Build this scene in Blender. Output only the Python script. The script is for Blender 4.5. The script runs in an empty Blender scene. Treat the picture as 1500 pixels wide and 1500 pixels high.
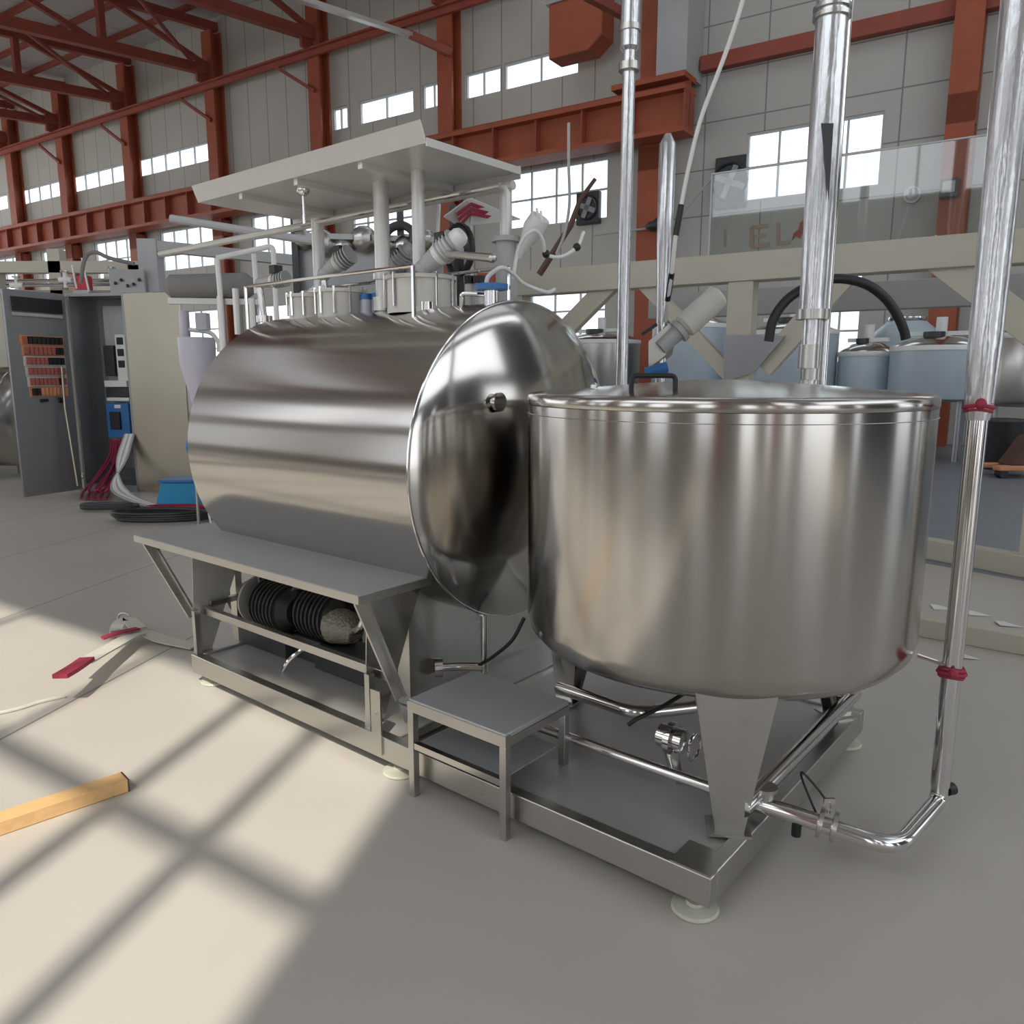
import bpy, math, random
from mathutils import Vector, Matrix
random.seed(4)
D2R = math.pi/180
sc = bpy.context.scene
COL = sc.collection

# ------------------------------------------------------------------ frames
class Frame:
    def __init__(s, ox, oy, ang):
        s.o = Vector((ox, oy, 0)); s.a = ang*D2R
        s.R = Matrix.Rotation(s.a, 3, 'Z')
    def w(s, p): return s.R @ Vector(p) + s.o
    def l(s, p): return s.R.inverted() @ (Vector(p) - s.o)
WORLD = Frame(0, 0, 0)
K = Frame(.595, 2.125, 50.5)          # machine frame: x = across the skid (away), y = along the skid (left), z up
W = Frame(10.2, 18.4, 56.4)           # hall frame: x = distance beyond the far wall, y = along the wall (left)

# camera numbers (used to turn photo measurements into places in the room)
FPX, CH, TILT = 1150.0, 1.65, math.atan(202/1150)
def ray(x, y):
    d = Vector((0, math.cos(TILT), -math.sin(TILT)))*FPX + Vector((1, 0, 0))*(x-750) - Vector((0, math.sin(TILT), math.cos(TILT)))*(y-750)
    return d
def at(x, y, Y):
    d = ray(x, y); return Vector((0, 0, CH)) + d*(Y/d.y)
def atz(x, y, z):
    d = ray(x, y); return Vector((0, 0, CH)) + d*((z-CH)/d.z)

# ------------------------------------------------------------------ mesh builder
class MB:
    def __init__(s): s.v = []; s.f = []
    def add(s, vs, fs):
        n = len(s.v); s.v += [Vector(v) for v in vs]; s.f += [[i+n for i in f] for f in fs]; return s
    def box(s, x0, x1, y0, y1, z0, z1):
        vs = [(x, y, z) for z in (z0, z1) for y in (y0, y1) for x in (x0, x1)]
        return s.add(vs, [(0,2,3,1),(4,5,7,6),(0,1,5,4),(2,6,7,3),(0,4,6,2),(1,3,7,5)])
    def bar(s, p, q, w, h, up=(0,0,1)):
        p = Vector(p); q = Vector(q); d = (q-p).normalized(); up = Vector(up)
        if abs(d.dot(up)) > .98: up = Vector((1,0,0))
        a = d.cross(up).normalized(); b = a.cross(d).normalized()
        vs = [c + a*(sx*w/2) + b*(sy*h/2) for c in (p, q) for sx, sy in ((-1,-1),(1,-1),(1,1),(-1,1))]
        return s.add(vs, [(0,3,2,1),(4,5,6,7),(0,1,5,4),(1,2,6,5),(2,3,7,6),(3,0,4,7)])
    def tube(s, pts, r, n=12, closed=False, caps=True):
        pts = [Vector(p) for p in pts]; m = len(pts)
        rs = r if isinstance(r, (list, tuple)) else [r]*m
        T = []
        for i in range(m):
            if closed: t = pts[(i+1) % m] - pts[i-1]
            else: t = pts[min(i+1, m-1)] - pts[max(i-1, 0)]
            T.append(t.normalized())
        up = Vector((0,0,1)) if abs(T[0].z) < .9 else Vector((1,0,0))
        a = T[0].cross(up).normalized(); vs = []
        for i in range(m):
            a = (a - T[i]*a.dot(T[i])).normalized(); b = T[i].cross(a)
            for k in range(n):
                th = 2*math.pi*k/n
                vs.append(pts[i] + (a*math.cos(th) + b*math.sin(th))*rs[i])
        fs = []
        for i in range(m if closed else m-1):
            j = (i+1) % m
            for k in range(n):
                l = (k+1) % n; fs.append((i*n+k, i*n+l, j*n+l, j*n+k))
        if caps and not closed: fs += [tuple(range(n))[::-1], tuple(range((m-1)*n, m*n))]
        return s.add(vs, fs)
    def cyl(s, p, q, r0, r1=None, n=24):
        return s.tube([p, q], [r0, r0 if r1 is None else r1], n)
    def lathe(s, prof, c, axis=(0,0,1), n=48):
        # prof = list of (radius, height along axis)
        ax = Vector(axis).normalized(); up = Vector((0,0,1)) if abs(ax.z) < .9 else Vector((1,0,0))
        a = ax.cross(up).normalized(); b = ax.cross(a); c = Vector(c); vs = []; fs = []; rows = []
        for r, h in prof:
            if r < 1e-6: rows.append([len(vs)]); vs.append(c + ax*h)
            else:
                rows.append(list(range(len(vs), len(vs)+n)))
                vs += [c + ax*h + (a*math.cos(2*math.pi*k/n) + b*math.sin(2*math.pi*k/n))*r for k in range(n)]
        for A, B in zip(rows[:-1], rows[1:]):
            for k in range(n):
                l = (k+1) % n
                if len(A) == 1 and len(B) == 1: continue
                if len(A) == 1: fs.append((A[0], B[l], B[k]))
                elif len(B) == 1: fs.append((A[k], A[l], B[0]))
                else: fs.append((A[k], A[l], B[l], B[k]))
        return s.add(vs, fs)
    def prism(s, pts, vec):
        pts = [Vector(p) for p in pts]; vec = Vector(vec); n = len(pts)
        return s.add(pts + [p+vec for p in pts], [tuple(range(n))[::-1], tuple(range(n, 2*n))] + [(i, (i+1) % n, (i+1) % n + n, i+n) for i in range(n)])
    def ball(s, c, r, n=16, m=10, sc=(1,1,1)):
        c = Vector(c); vs = []; fs = []
        base = MB().lathe([(r*math.sin(math.pi*i/m), -r*math.cos(math.pi*i/m)) for i in range(m+1)], (0,0,0), n=n)
        return s.add([c + Vector((v.x*sc[0], v.y*sc[1], v.z*sc[2])) for v in base.v], base.f)

def fillet(pts, r, n=6):
    pts = [Vector(p) for p in pts]; out = [pts[0]]
    for i in range(1, len(pts)-1):
        a = (pts[i-1]-pts[i]); b = (pts[i+1]-pts[i])
        rr = min(r, a.length*.49, b.length*.49)
        p = pts[i]+a.normalized()*rr; q = pts[i]+b.normalized()*rr
        for k in range(n+1):
            t = k/n; out.append(p*(1-t)**2 + pts[i]*2*t*(1-t) + q*t*t)
    out.append(pts[-1]); return out
def curve(pts, n=8):
    pts = [Vector(p) for p in pts]; P = [pts[0]*2-pts[1]] + pts + [pts[-1]*2-pts[-2]]; out = []
    for i in range(1, len(P)-2):
        for k in range(n):
            t = k/n
            out.append(.5*((2*P[i]) + (P[i+1]-P[i-1])*t + (2*P[i-1]-5*P[i]+4*P[i+1]-P[i+2])*t*t + (3*P[i]-P[i-1]-3*P[i+1]+P[i+2])*t**3))
    out.append(pts[-1]); return out

# ------------------------------------------------------------------ object helpers
def tag(o, label=None, cat=None, group=None, kind=None):
    if label: o['label'] = label
    if cat: o['category'] = cat
    if group: o['group'] = group
    if kind: o['kind'] = kind
    return o
def thing(name, label, cat, fr, loc, group=None, kind=None):
    o = bpy.data.objects.new(name, None); COL.objects.link(o); o.empty_display_size = .1
    o.location = fr.w(loc); o.rotation_euler = (0, 0, fr.a)
    o['_x'] = list(Vector(loc)); tag(o, label, cat, group, kind); return o
def obj(name, mb, mat, parent=None, fr=WORLD, bev=0, sharp=35, loc=None, seg=2):
    """one mesh object; mb is in the frame's coordinates; origin at the parent's place or at the mesh's base"""
    off = Vector((0,0,0))
    if parent is not None and '_x' in parent: off = Vector(parent['_x'])
    elif parent is None:
        xs = [v.x for v in mb.v]; ys = [v.y for v in mb.v]; zs = [v.z for v in mb.v]
        off = Vector(loc) if loc else Vector(((min(xs)+max(xs))/2, (min(ys)+max(ys))/2, min(zs)))
    me = bpy.data.meshes.new(name)
    me.from_pydata([tuple(v-off) for v in mb.v], [], mb.f); me.validate(); me.update()
    import bmesh
    bm = bmesh.new(); bm.from_mesh(me); bmesh.ops.recalc_face_normals(bm, faces=bm.faces); bm.to_mesh(me); bm.free()
    me.materials.append(mat)
    for p in me.polygons: p.use_smooth = True
    me.set_sharp_from_angle(angle=sharp*D2R)
    o = bpy.data.objects.new(name, me); COL.objects.link(o)
    if parent is not None: o.parent = parent; o['_x'] = list(off)
    else: o.location = fr.w(off); o.rotation_euler = (0, 0, fr.a); o['_x'] = list(off)
    if bev:
        b = o.modifiers.new('bevel', 'BEVEL'); b.width = bev; b.segments = seg; b.limit_method = 'ANGLE'; b.angle_limit = 40*D2R
    return o
def dup(root, loc, label=None, fr=None, rz=0):
    def cp(o, par):
        c = o.copy(); COL.objects.link(c)
        if par is not None: c.parent = par
        for ch in list(o.children): cp(ch, c)
        return c
    r = cp(root, None); r.location = loc
    r.rotation_euler = (0, 0, root.rotation_euler.z + rz)
    if label: r['label'] = label
    return r

# ------------------------------------------------------------------ materials
def mat(name, col, rough=.5, metal=0., noise=0., nscale=8., bump=0., bscale=60., spec=None, aniso=None, stretch=None, coat=0, alpha=None, rvar=0, trans=0):
    m = bpy.data.materials.new(name); m.use_nodes = True; nt = m.node_tree; b = nt.nodes['Principled BSDF']
    b.inputs['Base Color'].default_value = (*col, 1); b.inputs['Roughness'].default_value = rough; b.inputs['Metallic'].default_value = metal
    if spec is not None: b.inputs['Specular IOR Level'].default_value = spec
    if coat: b.inputs['Coat Weight'].default_value = coat; b.inputs['Coat Roughness'].default_value = .15
    if trans: b.inputs['Transmission Weight'].default_value = trans
    tc = nt.nodes.new('ShaderNodeTexCoord'); mp = nt.nodes.new('ShaderNodeMapping'); nt.links.new(tc.outputs['Object'], mp.inputs[0])
    if stretch: mp.inputs['Scale'].default_value = stretch
    if noise or rvar:
        n = nt.nodes.new('ShaderNodeTexNoise'); n.inputs['Scale'].default_value = nscale; n.inputs['Detail'].default_value = 5
        nt.links.new(mp.outputs[0], n.inputs['Vector'])
        if noise:
            r = nt.nodes.new('ShaderNodeMapRange'); r.inputs['To Min'].default_value = 1-noise; r.inputs['To Max'].default_value = 1+noise
            nt.links.new(n.outputs['Fac'], r.inputs['Value'])
            x = nt.nodes.new('ShaderNodeMix'); x.data_type = 'RGBA'; x.blend_type = 'MULTIPLY'; x.inputs['Factor'].default_value = 1
            x.inputs['A'].default_value = (*col, 1); nt.links.new(r.outputs[0], x.inputs['B']); nt.links.new(x.outputs['Result'], b.inputs['Base Color'])
        if rvar:
            r2 = nt.nodes.new('ShaderNodeMapRange'); r2.inputs['To Min'].default_value = rough-rvar; r2.inputs['To Max'].default_value = rough+rvar
            nt.links.new(n.outputs['Fac'], r2.inputs['Value']); nt.links.new(r2.outputs[0], b.inputs['Roughness'])
    if bump:
        n2 = nt.nodes.new('ShaderNodeTexNoise'); n2.inputs['Scale'].default_value = bscale; n2.inputs['Detail'].default_value = 4
        nt.links.new(mp.outputs[0], n2.inputs['Vector'])
        bp = nt.nodes.new('ShaderNodeBump'); bp.inputs['Strength'].default_value = bump; bp.inputs['Distance'].default_value = .02
        nt.links.new(n2.outputs['Fac'], bp.inputs['Height']); nt.links.new(bp.outputs[0], b.inputs['Normal'])
    if aniso:
        b.inputs['Anisotropic'].default_value = aniso[0]; b.inputs['Anisotropic Rotation'].default_value = aniso[2]
        t = nt.nodes.new('ShaderNodeTangent'); t.direction_type = 'RADIAL'; t.axis = aniso[1]
        nt.links.new(t.outputs[0], b.inputs['Tangent'])
    return m

M = {}
M['shell_v'] = mat('brushed_steel_upright', (.51,.49,.46), .18, 1, bump=.01, bscale=5, stretch=(1,1,.1), aniso=(.7,'Z',.25), noise=.03, nscale=6)
M['shell_h'] = mat('brushed_steel_lying', (.53,.51,.48), .17, 1, bump=.008, bscale=4, aniso=(.7,'Y',.25), noise=.03, nscale=5)
M['mirror'] = mat('polished_steel', (.52,.50,.47), .13, 1, bump=.02, bscale=2.5, rvar=.04, nscale=3)
M['steel'] = mat('satin_steel', (.52,.51,.48), .3, 1, noise=.06, nscale=9, rvar=.06)
M['plate'] = mat('dull_steel_plate', (.50,.51,.52), .5, .6, noise=.08, nscale=5, rvar=.08, bump=.03, bscale=14)
M['deck'] = mat('mill_deck_plate', (.50,.49,.46), .45, .55, noise=.1, nscale=4, rvar=.1, bump=.03, bscale=14)
M['tube'] = mat('bright_tube_steel', (.68,.67,.66), .12, 1, rvar=.04, nscale=12)
M['wrap'] = mat('milky_wrapped_pipe', (.62,.63,.64), .22, .75, noise=.1, nscale=14, bump=.15, bscale=30, stretch=(1,1,.25))
M['canopy'] = mat('white_painted_sheet', (.66,.65,.62), .3, .35, noise=.06, nscale=3)
M['orange'] = mat('rust_orange_paint', (.36,.085,.038), .55, 0, noise=.2, nscale=2.5)
M['redbrown'] = mat('red_oxide_paint', (.30,.068,.042), .6, 0, noise=.22, nscale=2)
M['beige'] = mat('beige_paint', (.52,.49,.40), .45, 0, noise=.05, nscale=2)
M['greypaint'] = mat('grey_paint', (.42,.43,.43), .4, 0, noise=.05, nscale=3)
M['cabinet'] = mat('cabinet_grey', (.31,.32,.33), .35, .6, noise=.06, nscale=3)
M['brass'] = mat('brushed_door_steel', (.50,.47,.38), .3, 1, noise=.08, nscale=2)
M['black'] = mat('black_rubber', (.012,.012,.013), .45)
M['blackp'] = mat('black_plastic', (.02,.02,.022), .3)
M['white'] = mat('white_plastic', (.78,.78,.76), .35, noise=.03)
M['offwhite'] = mat('offwhite_plastic', (.62,.60,.54), .45, noise=.06)
M['red'] = mat('red_plastic', (.50,.02,.03), .4, noise=.1)
M['pinkred'] = mat('magenta_cable', (.30,.02,.06), .4, noise=.15, nscale=20)
M['blue'] = mat('blue_plastic', (.03,.16,.42), .35, noise=.1)
M['cyan'] = mat('cyan_plastic', (.03,.30,.55), .4, noise=.1)
M['film'] = mat('blue_film', (.46,.54,.60), .4, .1, noise=.1, nscale=3, bump=.2, bscale=5)
M['lilac'] = mat('lilac_plastic', (.55,.54,.62), .4, noise=.06)
M['wood'] = mat('pale_timber', (.72,.45,.20), .55, noise=.18, nscale=4, stretch=(1,12,12))
M['strap'] = mat('woven_strap', (.58,.55,.48), .7, noise=.12, nscale=30)
M['redstrap'] = mat('red_strap', (.34,.03,.06), .7, noise=.15, nscale=30)
M['foot'] = mat('clear_nylon', (.52,.52,.42), .3, noise=.1, nscale=30)
M['mesh'] = mat('metal_mesh_wrap', (.30,.28,.24), .5, .6, noise=.5, nscale=60, bump=.8, bscale=70)
M['frame'] = mat('window_frame', (.55,.56,.55), .5)
M['orangebrown'] = mat('orange_terminals', (.62,.28,.14), .6)
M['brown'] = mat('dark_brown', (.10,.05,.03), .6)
M['dark'] = mat('dark_equipment', (.05,.052,.055), .4, .3, noise=.2, nscale=10)
M['greycloth'] = mat('grey_cover', (.22,.215,.20), .8, noise=.1, nscale=5)

def glassmat(name, tint=(.93,.96,.97), gloss=.06):
    m = bpy.data.materials.new(name); m.use_nodes = True; nt = m.node_tree; nt.nodes.clear()
    o = nt.nodes.new('ShaderNodeOutputMaterial'); mx = nt.nodes.new('ShaderNodeMixShader'); mx.inputs[0].default_value = gloss
    t = nt.nodes.new('ShaderNodeBsdfTransparent'); t.inputs[0].default_value = (*tint, 1)
    g = nt.nodes.new('ShaderNodeBsdfGlossy'); g.inputs['Roughness'].default_value = .03
    nt.links.new(t.outputs[0], mx.inputs[1]); nt.links.new(g.outputs[0], mx.inputs[2]); nt.links.new(mx.outputs[0], o.inputs[0]); return m
M['glass'] = glassmat('window_glass')
M['sheet'] = glassmat('clear_sheet', (.86,.88,.87), .10)

def wallmat(name, col, sx, sz, dark=.72, wob=.08):
    """cladding with panel joints every sx metres along the wall and every sz metres up"""
    m = mat(name, col, .55, 0, noise=wob, nscale=.6); nt = m.node_tree; b = nt.nodes['Principled BSDF']
    tc = nt.nodes.new('ShaderNodeTexCoord'); sp = nt.nodes.new('ShaderNodeSeparateXYZ'); nt.links.new(tc.outputs['Object'], sp.inputs[0])
    outs = []
    for ch, s in (('Y', sx), ('Z', sz)):
        if not s: continue
        d = nt.nodes.new('ShaderNodeMath'); d.operation = 'DIVIDE'; d.inputs[1].default_value = s; nt.links.new(sp.outputs[ch], d.inputs[0])
        f = nt.nodes.new('ShaderNodeMath'); f.operation = 'FRACT'; nt.links.new(d.outputs[0], f.inputs[0])
        l = nt.nodes.new('ShaderNodeMath'); l.operation = 'LESS_THAN'; l.inputs[1].default_value = .035/s; nt.links.new(f.outputs[0], l.inputs[0]); outs.append(l)
    last = outs[0]
    if len(outs) > 1:
        mx = nt.nodes.new('ShaderNodeMath'); mx.operation = 'MAXIMUM'; nt.links.new(outs[0].outputs[0], mx.inputs[0]); nt.links.new(outs[1].outputs[0], mx.inputs[1]); last = mx
    src = b.inputs['Base Color'].links[0].from_socket
    x = nt.nodes.new('ShaderNodeMix'); x.data_type = 'RGBA'; x.blend_type = 'MULTIPLY'
    nt.links.new(last.outputs[0], x.inputs['Factor']); nt.links.new(src, x.inputs['A']); x.inputs['B'].default_value = (dark-.25, dark-.25, dark-.25, 1)
    nt.links.new(x.outputs['Result'], b.inputs['Base Color']); return m
M['wall'] = wallmat('wall_cladding', (.52,.505,.455), 1.05, 0)
M['wallR'] = wallmat('wall_cladding_squares', (.48,.47,.43), 1.55, 1.15)
M['roof'] = wallmat('roof_sheet', (.55,.55,.56), 2.1, 0)
M['termred'] = mat('muted_red_terminals', (.38,.11,.09), .55, noise=.2, nscale=40)
M['endwall'] = wallmat('end_wall_paint', (.22,.22,.22), 1.4, 0)
M['nearwall'] = wallmat('near_wall_paint', (.42,.40,.35), 1.4, 0)

def floormat():
    m = mat('floor_coating', (.50,.47,.42), .38, 0, noise=.07, nscale=1.1, rvar=.1, bump=.01, bscale=30, spec=.45); nt = m.node_tree; b = nt.nodes['Principled BSDF']
    src = b.inputs['Base Color'].links[0].from_socket
    # blue-grey floor colour beyond the second kerb on the right
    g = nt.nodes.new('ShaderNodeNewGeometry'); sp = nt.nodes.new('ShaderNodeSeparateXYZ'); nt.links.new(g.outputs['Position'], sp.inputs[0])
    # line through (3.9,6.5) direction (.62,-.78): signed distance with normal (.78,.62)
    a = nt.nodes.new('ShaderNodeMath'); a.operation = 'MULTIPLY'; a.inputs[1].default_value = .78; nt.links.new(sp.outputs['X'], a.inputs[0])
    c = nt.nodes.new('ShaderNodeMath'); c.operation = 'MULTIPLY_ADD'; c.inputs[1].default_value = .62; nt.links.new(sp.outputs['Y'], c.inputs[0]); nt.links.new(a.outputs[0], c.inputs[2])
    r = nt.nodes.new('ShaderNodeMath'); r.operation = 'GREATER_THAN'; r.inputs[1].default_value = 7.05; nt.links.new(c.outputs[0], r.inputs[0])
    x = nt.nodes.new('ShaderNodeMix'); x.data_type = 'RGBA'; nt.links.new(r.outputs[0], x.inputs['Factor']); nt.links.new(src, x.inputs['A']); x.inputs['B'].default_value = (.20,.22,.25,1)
    # thin dark lines every 1.5 m, left part of the floor only
    ob = nt.nodes.new('ShaderNodeMath'); ob.operation = 'MULTIPLY'; ob.inputs[1].default_value = .978; nt.links.new(sp.outputs['X'], ob.inputs[0])
    oc = nt.nodes.new('ShaderNodeMath'); oc.operation = 'MULTIPLY_ADD'; oc.inputs[1].default_value = -.208; nt.links.new(sp.outputs['Y'], oc.inputs[0]); nt.links.new(ob.outputs[0], oc.inputs[2])
    od = nt.nodes.new('ShaderNodeMath'); od.operation = 'DIVIDE'; od.inputs[1].default_value = 1.5; nt.links.new(oc.outputs[0], od.inputs[0])
    of = nt.nodes.new('ShaderNodeMath'); of.operation = 'FRACT'; nt.links.new(od.outputs[0], of.inputs[0])
    ol = nt.nodes.new('ShaderNodeMath'); ol.operation = 'LESS_THAN'; ol.inputs[1].default_value = .008; nt.links.new(of.outputs[0], ol.inputs[0])
    lim = nt.nodes.new('ShaderNodeMath'); lim.operation = 'LESS_THAN'; lim.inputs[1].default_value = -2.0; nt.links.new(oc.outputs[0], lim.inputs[0])
    om = nt.nodes.new('ShaderNodeMath'); om.operation = 'MULTIPLY'; nt.links.new(ol.outputs[0], om.inputs[0]); nt.links.new(lim.outputs[0], om.inputs[1])
    y = nt.nodes.new('ShaderNodeMix'); y.data_type = 'RGBA'; nt.links.new(om.outputs[0], y.inputs['Factor']); nt.links.new(x.outputs['Result'], y.inputs['A']); y.inputs['B'].default_value = (.2,.19,.17,1)
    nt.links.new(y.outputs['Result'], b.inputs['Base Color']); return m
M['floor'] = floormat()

# ------------------------------------------------------------------ the hall
def panels(fr_x0, fr_x1, y0, y1, z0, z1, holes):
    """a wall slab between y0..y1, z0..z1 with rectangular holes (ya,yb,za,zb)"""
    ys = sorted({y0, y1, *[h[0] for h in holes], *[h[1] for h in holes]}); mb = MB()
    for a, b in zip(ys[:-1], ys[1:]):
        c = (a+b)/2; hs = sorted([(h[2], h[3]) for h in holes if h[0] < c < h[1]]); z = z0
        for za, zb in hs:
            if za > z: mb.box(fr_x0, fr_x1, a, b, z, za)
            z = zb
        if z < z1: mb.box(fr_x0, fr_x1, a, b, z, z1)
    return mb
tag(obj('floor', MB().box(-60, 60, -12, 70, -.2, 0), M['floor'], loc=(0,0,0)), 'pale beige coated concrete hall floor with sun patch and thin dark lines', 'floor', kind='structure')

def ty(x):        # along-wall coordinate of a photo column measured on the far wall
    return (44267/(x+1010)-18.4)/.553
low = [(1.9,5.1),(9.0,12.45),(16.2,19.0),(20.95,24.4),(26.8,30.4),(32.2,35.6),(37.4,40.5),(42.7,46.0),(-3.6,-.95)]
up = [(ty(840),ty(737)),(ty(733),ty(684)),(ty(655),ty(624)),(ty(612),ty(536)),(ty(520),ty(499)),(ty(324),ty(222)),(ty(205),ty(128)),(ty(112),ty(50)),(ty(36),ty(-10))]
ground = [(2.1,3.6),(9.0,11.6),(14.9,16.2),(21.0,24.4),(26.8,30.4)]
holes = [(a,b,6.0,7.65) for a,b in low] + [(a,b,10.0,10.75) for a,b in up] + [(a,b,1.9,4.3) for a,b in ground]
ZR = 15.0
tag(obj('wall_back', panels(0, .2, 7.5, 60, 0, ZR, [h for h in holes if h[0] > 7.5]), M['wall'], fr=W, loc=(0,0,0)), 'long far wall of beige cladding with vertical seams, left of the box duct', 'wall', kind='structure')
tag(obj('wall_back', panels(0, .2, -14, 7.5, 0, ZR, [h for h in holes if h[0] < 7.5]), M['wallR'], fr=W, loc=(0,0,0)), 'far wall stretch of square beige cladding panels at right', 'wall', kind='structure')
wn = 0
def window(fr, x, a, b, z0, z1, nv, nh, label, t=.05, d=.1):
    global wn; wn += 1
    w = thing('window_%d' % wn, label, 'window', fr, (x, (a+b)/2, z0), kind='structure')
    f = MB()
    f.box(x-d/2,x+d/2,a,a+t,z0,z1).box(x-d/2,x+d/2,b-t,b,z0,z1).box(x-d/2,x+d/2,a+t,b-t,z0,z0+t).box(x-d/2,x+d/2,a+t,b-t,z1-t,z1)
    obj('window_frame', f, M['frame'], w, fr)
    g = MB()
    for i in range(1, nv): c = a+(b-a)*i/nv; g.box(x-d/3,x+d/3,c-t/2,c+t/2,z0+t,z1-t)
    for i in range(1, nh): c = z0+(z1-z0)*i/nh; g.box(x-d/3,x+d/3,a+t,b-t,c-t/2,c+t/2)
    if nv > 1 or nh > 1: obj('glazing_bars', g, M['frame'], w, fr)
    obj('window_pane', MB().box(x-.004,x+.004,a+t,b-t,z0+t,z1-t), M['glass'], w, fr)
    return w
ordi = ['first','second','third','fourth','fifth','sixth','seventh','eighth','ninth']
rk = sorted(low, key=lambda p: p[0])
for i, (a, b) in enumerate(rk): window(W, .1, a, b, 6.0, 7.65, 4 if a > 1 else 3, 2, 'tall glazed window of the middle row on the far wall, %s from the right' % ordi[i])
rk = sorted(up, key=lambda p: p[0])
for i, (a, b) in enumerate(rk): window(W, .1, a, b, 10.0, 10.75, max(2, round((b-a)/1.1)), 1, 'shallow clerestory window above the crane beam, %s from the right' % ordi[i])
for i, (a, b) in enumerate(ground): window(W, .1, a, b, 1.9, 4.3, 3, 3, 'ground level window seen under the beige girder, %s from the right' % ordi[i])

cols = [.3, 7.5, 14.4, 20.1, 25.8, 31.6, 36.9, 41.7, 46.8, 52]
for i, t in enumerate(cols):
    wd = .28 if t != 7.5 else .36
    c = thing('column', 'rust orange steel column on the far wall, %s from the right' % (ordi+['tenth'])[i], 'column', W, (-.3, t, 0), 'orange columns along the far wall', 'structure')
    h = MB().box(-.5,-.42,t-wd,t+wd,0,14.4).box(-.08,0,t-wd,t+wd,0,14.4).box(-.42,-.08,t-.04,t+.04,0,14.4)
    h.box(-.5,0,t-wd,t+wd,7.0,7.6)
    obj('column_shaft', h, M['orange'], c, W)
# crane beam with stiffeners, ends just right of the second column
cb = thing('beam', 'long rust orange crane runway beam with upright stiffeners across the far wall', 'beam', W, (-.8, 30, 7.7), kind='structure')
g = MB().box(-1.25,-.5,6.3,60,8.6,8.72).box(-1.25,-.5,6.3,60,7.62,7.74).box(-.95,-.85,6.3,60,7.74,8.6)
obj('beam_web', g, M['orange'], cb, W)
g = MB(); y = 6.3
while y < 60: g.box(-1.2,-.6,y,y+.05,7.74,8.6); y += 1.45
obj('stiffener', g, M['redbrown'], cb, W)
obj('rail', MB().box(-.95,-.85,6.3,60,8.72,8.86), M['redbrown'], cb, W)
# box duct by the second column and the crane end carriage
tag(obj('beam', MB().box(-1.1,-.02,6.35,7.15,9.0,14.4), M['greypaint'], fr=W), 'pale grey boxed duct rising beside the wide orange column', 'duct', kind='structure')
tag(obj('beam', MB().box(-1.3,-.5,6.3,8.3,8.87,9.0), M['orange'], fr=W), 'orange bearing plate under the grey boxed duct', 'plate', kind='structure')
e = thing('crane_carriage', 'orange crane end carriage box high on the far wall left of the clear pipe', 'crane carriage', W, (-1, 9.4, 9.9))
obj('carriage_body', MB().prism([(-1.3,8.6,10.3),(-1.3,9.0,10.0),(-1.3,10.2,10.0),(-1.3,10.2,11.35),(-1.3,8.6,11.35)], (.7,0,0)), M['orange'], e, W, bev=.03)
obj('top_plate', MB().box(-1.35,-.55,8.5,10.3,11.35,11.45), M['greypaint'], e, W)
obj('hanger', MB().box(-1.0,-.9,9.3,9.5,11.45,13.5), M['redbrown'], e, W)
# wall girt at right
tag(obj('beam', MB().box(-.3,0,-9,6.3,9.35,9.6).box(-.3,-.05,-9,6.3,9.25,9.35), M['redbrown'], fr=W), 'red brown girt running along the upper right of the far wall', 'beam', kind='structure')
# tie beam in front of the columns
tb = MB().box(-.62,-.5,11.6,60,12.3,12.52).box(-.75,-.5,11.6,60,12.48,12.54)
tag(obj('beam', tb, M['redbrown'], fr=W), 'thin red brown tie beam running just below the roof trusses', 'beam', kind='structure')
for i, t in enumerate(cols[2:7]):
    br = MB().bar((-.56,t-.1,11.2),(-.56,t+1.8,12.35),.1,.1)
    tag(obj('beam', br, M['redbrown'], fr=W), 'short sloping knee brace off the %s orange column' % ordi[i+2], 'brace', kind='structure')
# trusses
def roofz(d): return ZR - .1*d
def truss(t, lab, dmax=25.6):
    r = thing('roof_truss', lab, 'truss', W, (-13, t, 12), 'red brown roof trusses', 'structure')
    zc = lambda d: 13.05-.1*d
    obj('bottom_chord', MB().bar((0,t,zc(0)),(-dmax,t,zc(dmax)),.3,.34), M['redbrown'], r, W)
    obj('top_chord', MB().bar((0,t,roofz(0)-.35),(-dmax,t,roofz(dmax)-.35),.26,.3), M['redbrown'], r, W)
    k = 0; step = 4.6
    while k*step < dmax-1:
        d = k*step
        if k: obj('vertical_web', MB().bar((-d,t,zc(d)),(-d,t,roofz(d)-.35),.22,.22), M['redbrown'], r, W)
        obj('diagonal_web', MB().bar((-d-.4,t,zc(d)+.1),(-d-step+.3,t,roofz(d+step)-.4),.16,.16), M['redbrown'], r, W)
        k += 1
    obj('gusset_plate', MB().box(-1.0,0,t-.06,t+.06,12.5,13.3), M['redbrown'], r, W)
for i, t in enumerate(cols[2:]): truss(t, 'red brown roof truss meeting the far wall at the %s column from the right' % (ordi+['tenth'])[i+2])
# purlins run along the hall under the roof sheets
pm = []
for d in (1.5,3.4,5.3,7.2,9.1,11,13,15):
    tag(obj('purlin', MB().box(-d-.07,-d+.07,7,60,roofz(d)-.2,roofz(d)-.02), M['redbrown'], fr=W), 'red brown purlin under the roof sheeting, parallel to the far wall', 'purlin', 'roof purlins', 'structure')
# diagonal wind braces between trusses
for i, (a, b) in enumerate(((46.8,41.7),(36.9,31.6),(31.6,25.8),(25.8,20.1))):
    tag(obj('roof_brace', MB().tube([W.w((-1.0,a,13.0)), W.w((-7.5,b,12.4))], .07, 8), M['redbrown']), 'red brown diagonal brace tying the %s roof truss bay from the left' % ordi[i], 'brace', kind='structure')
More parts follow.
